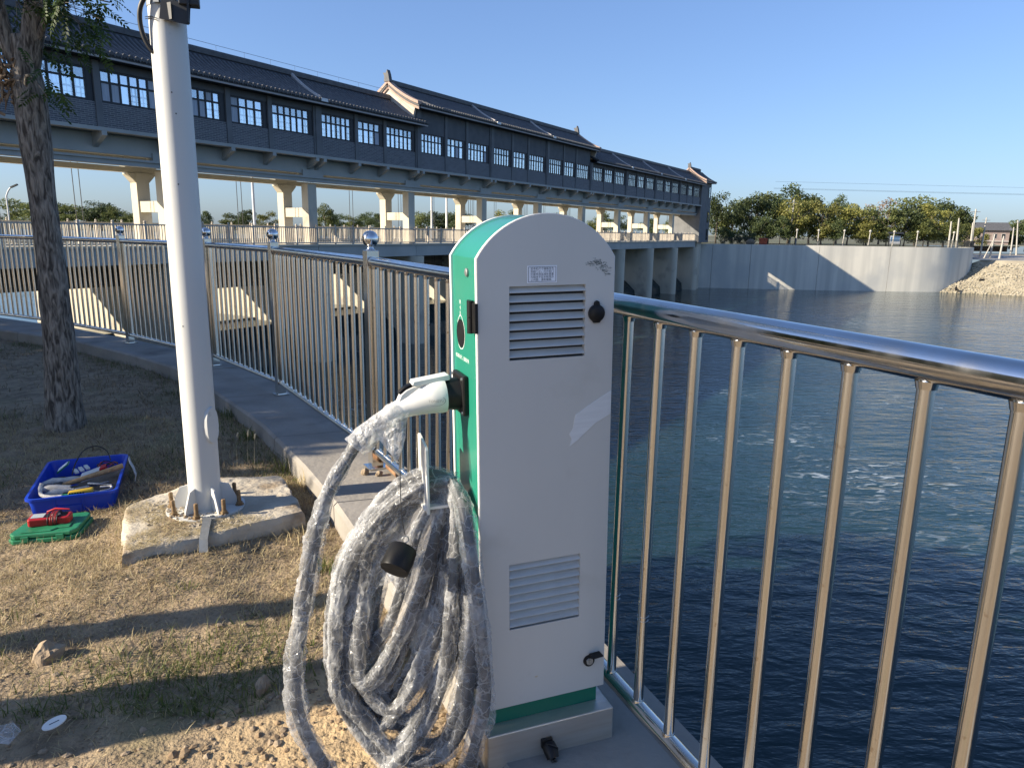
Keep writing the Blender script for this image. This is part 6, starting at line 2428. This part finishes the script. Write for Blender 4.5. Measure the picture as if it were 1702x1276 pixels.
per2 = thing('bag', 'dark bag lying on the shaded slope beside the quay wall', 'bag', (80.9, 124.0, -5.75))
mb = MB()
mb.ball((0, 0, .2), .4, 10, 7, (1.3, .7, .6))
part('body', mb, M['black'], per2, True, 60)
mb = MB()
mb.tube(spline([(-.3, 0, .38), (-.15, 0, .62), (.15, 0, .62), (.3, 0, .38)], .1), .03, 6)
part('handle', mb, M['black'], per2, True, 60)
# orange and pale bins behind the fence
for x, m_, lab, h in ((43.6, 'orange', 'orange box standing behind the quay fence', 1.15), (41.4, 'rock', 'pale rounded boulder behind the quay fence', .9)):
    mb = MB()
    if m_ == 'orange':
        mb.box((-.6, -.4, 0), (.6, .4, h * .8))
        mb.box((-.66, -.46, h * .8 + .003), (.66, .46, h))
    else:
        mb.ball((0, 0, .4), .8, 10, 7, (1, .8, .75))
    o = part('box' if m_ == 'orange' else 'boulder', mb, M[m_], None, m_ != 'orange', loc=(x, 127, -.2), bevel=.05 if m_ == 'orange' else 0)
    tag(o, lab, 'box' if m_ == 'orange' else 'boulder')
nb = thing('notice_board', 'blue and white roofed notice board behind the quay fence', 'notice board', (66.6, 127, -.25))
for x in (-1.0, 1.0):
    mb = MB()
    mb.box((x - .06, -.06, 0), (x + .06, .06, 2.3))
    part('post', mb, M['dark_metal'], nb)
mb = MB()
mb.box((-.93, -.05, .6), (.93, .05, 1.95))
pb_ = part('board', mb, M['board_white'], nb)
mb = MB()
mb.box((-.8, -.07, 1.0), (.8, -.052, 1.75))
part('poster', mb, M['board_blue'], pb_)
mb = MB()
mb.prism([(-.5, 2.303), (.5, 2.303), (0, 2.6)], 'x', -1.3, 1.3)
part('roof', mb, M['dark_metal'], nb)
# low shed roof behind the fence
mb = MB()
# pale flat sign shield on the tower
hs = thing('brick_house', 'distant pinkish brick house with dark roof beyond the poles', 'house', (144.0, 222, -2.25), (0, 0, R(-12)))
mb = MB()
mb.box((-5, -3.5, 0), (5, 3.5, 6.2))
part('wall', mb, M['brick_pink'], hs)
mb = MB()
mb.prism([(-4.2, 6.203), (4.2, 6.203), (0, 8.6)], 'x', -5.6, 5.6)
part('roof', mb, M['tile'], hs)
mb = MB()
mb.box((-4.9, -3.9, 2.9), (4.9, -3.503, 3.2))
part('balcony', mb, M['eave'], hs)
for x in (-3.4, -1.1, 1.1, 3.4):
    for z in (.8, 3.8):
        mb = MB()
        mb.box((x - .55, -3.56, z), (x + .55, -3.503, z + 1.5))
        w_ = part('window', mb, M['eave'], hs)
        mb = MB()
        mb.box((x - .45, -3.58, z + .1), (x + .45, -3.563, z + 1.4))
        part('pane', mb, M['car_glass'], w_)
car = thing('parked_car', 'black car parked on the terrace above the stony bank', 'car', (98.5, 134.5, -2.24), (0, 0, R(-28)))
mb = MB()
mb.prism([(-2.2, .35), (2.2, .35), (2.25, .75), (2.1, .9), (1.15, .98), (.45, 1.48), (-1.2, 1.5), (-1.95, 1.0), (-2.25, .92)], 'y', -.85, .85)
part('body', mb, M['car_black'], car, True, 30, bevel=.06)
for y in (-.862, .858):
    mb = MB()
    mb.prism([(-1.75, 1.0), (1.0, 1.0), (.42, 1.42), (-1.15, 1.43)], 'y', y, y + .004)
    part('side_window', mb, M['car_glass'], car)
for x in (-1.35, 1.4):
    for y in (-.80, .80):
        mb = MB()
        mb.tube([(x, y - .1, .33), (x, y + .1, .33)], .33, 18)
        wh = part('wheel', mb, M['black'], car, True, 40)
        mb = MB()
        mb.tube([(x, y - .104, .33), (x, y + .104, .33)], .19, 14)
        part('rim', mb, M['galv'], wh, True, 40)
for y in (-.6, .6):
    mb = MB()
    mb.ball((2.2, y, .72), .13, 8, 6)
    part('headlight', mb, M['board_white'], car, True, 60)
# white street lamps and masts beyond the bridge deck
for (x, y, z), h, lab in (((-26.8, 75.0, -3), 9.4, 'white mast beyond the deck left of a bridge column'), ((-10.8, 95.0, -3), 9.0, 'white mast beyond the middle bridge columns'), ((-8.4, 90, -3), 8.6, 'thicker white mast beside the slim one beyond the deck')):
    mb = MB()
    mb.tube([(0, 0, 0), (0, 0, h * .6), (0, 0, h + 2)], [.16, .14, .12], 10)
    o = part('mast', mb, M['lamp_white'], None, True, 50, loc=(x, y, z))
    tag(o, lab, 'mast')
lamp = thing('street_lamp', 'curved street lamp far left beyond the bridge deck fence', 'street lamp', (-41.7, 60, -.3))
mb = MB()
mb.tube(spline([(0, 0, 0), (0, 0, 3.4), (.05, 0, 4.0), (.35, 0, 4.5), (.6, 0, 4.65)], .2), .06, 8)
part('post', mb, M['lamp_white'], lamp, True, 60)
mb = MB()
mb.obox((.75, 0, 4.72), (.28, 0, .12), (0, .1, 0), (-.02, 0, .05))
part('lamp_head', mb, M['dark_metal'], lamp)
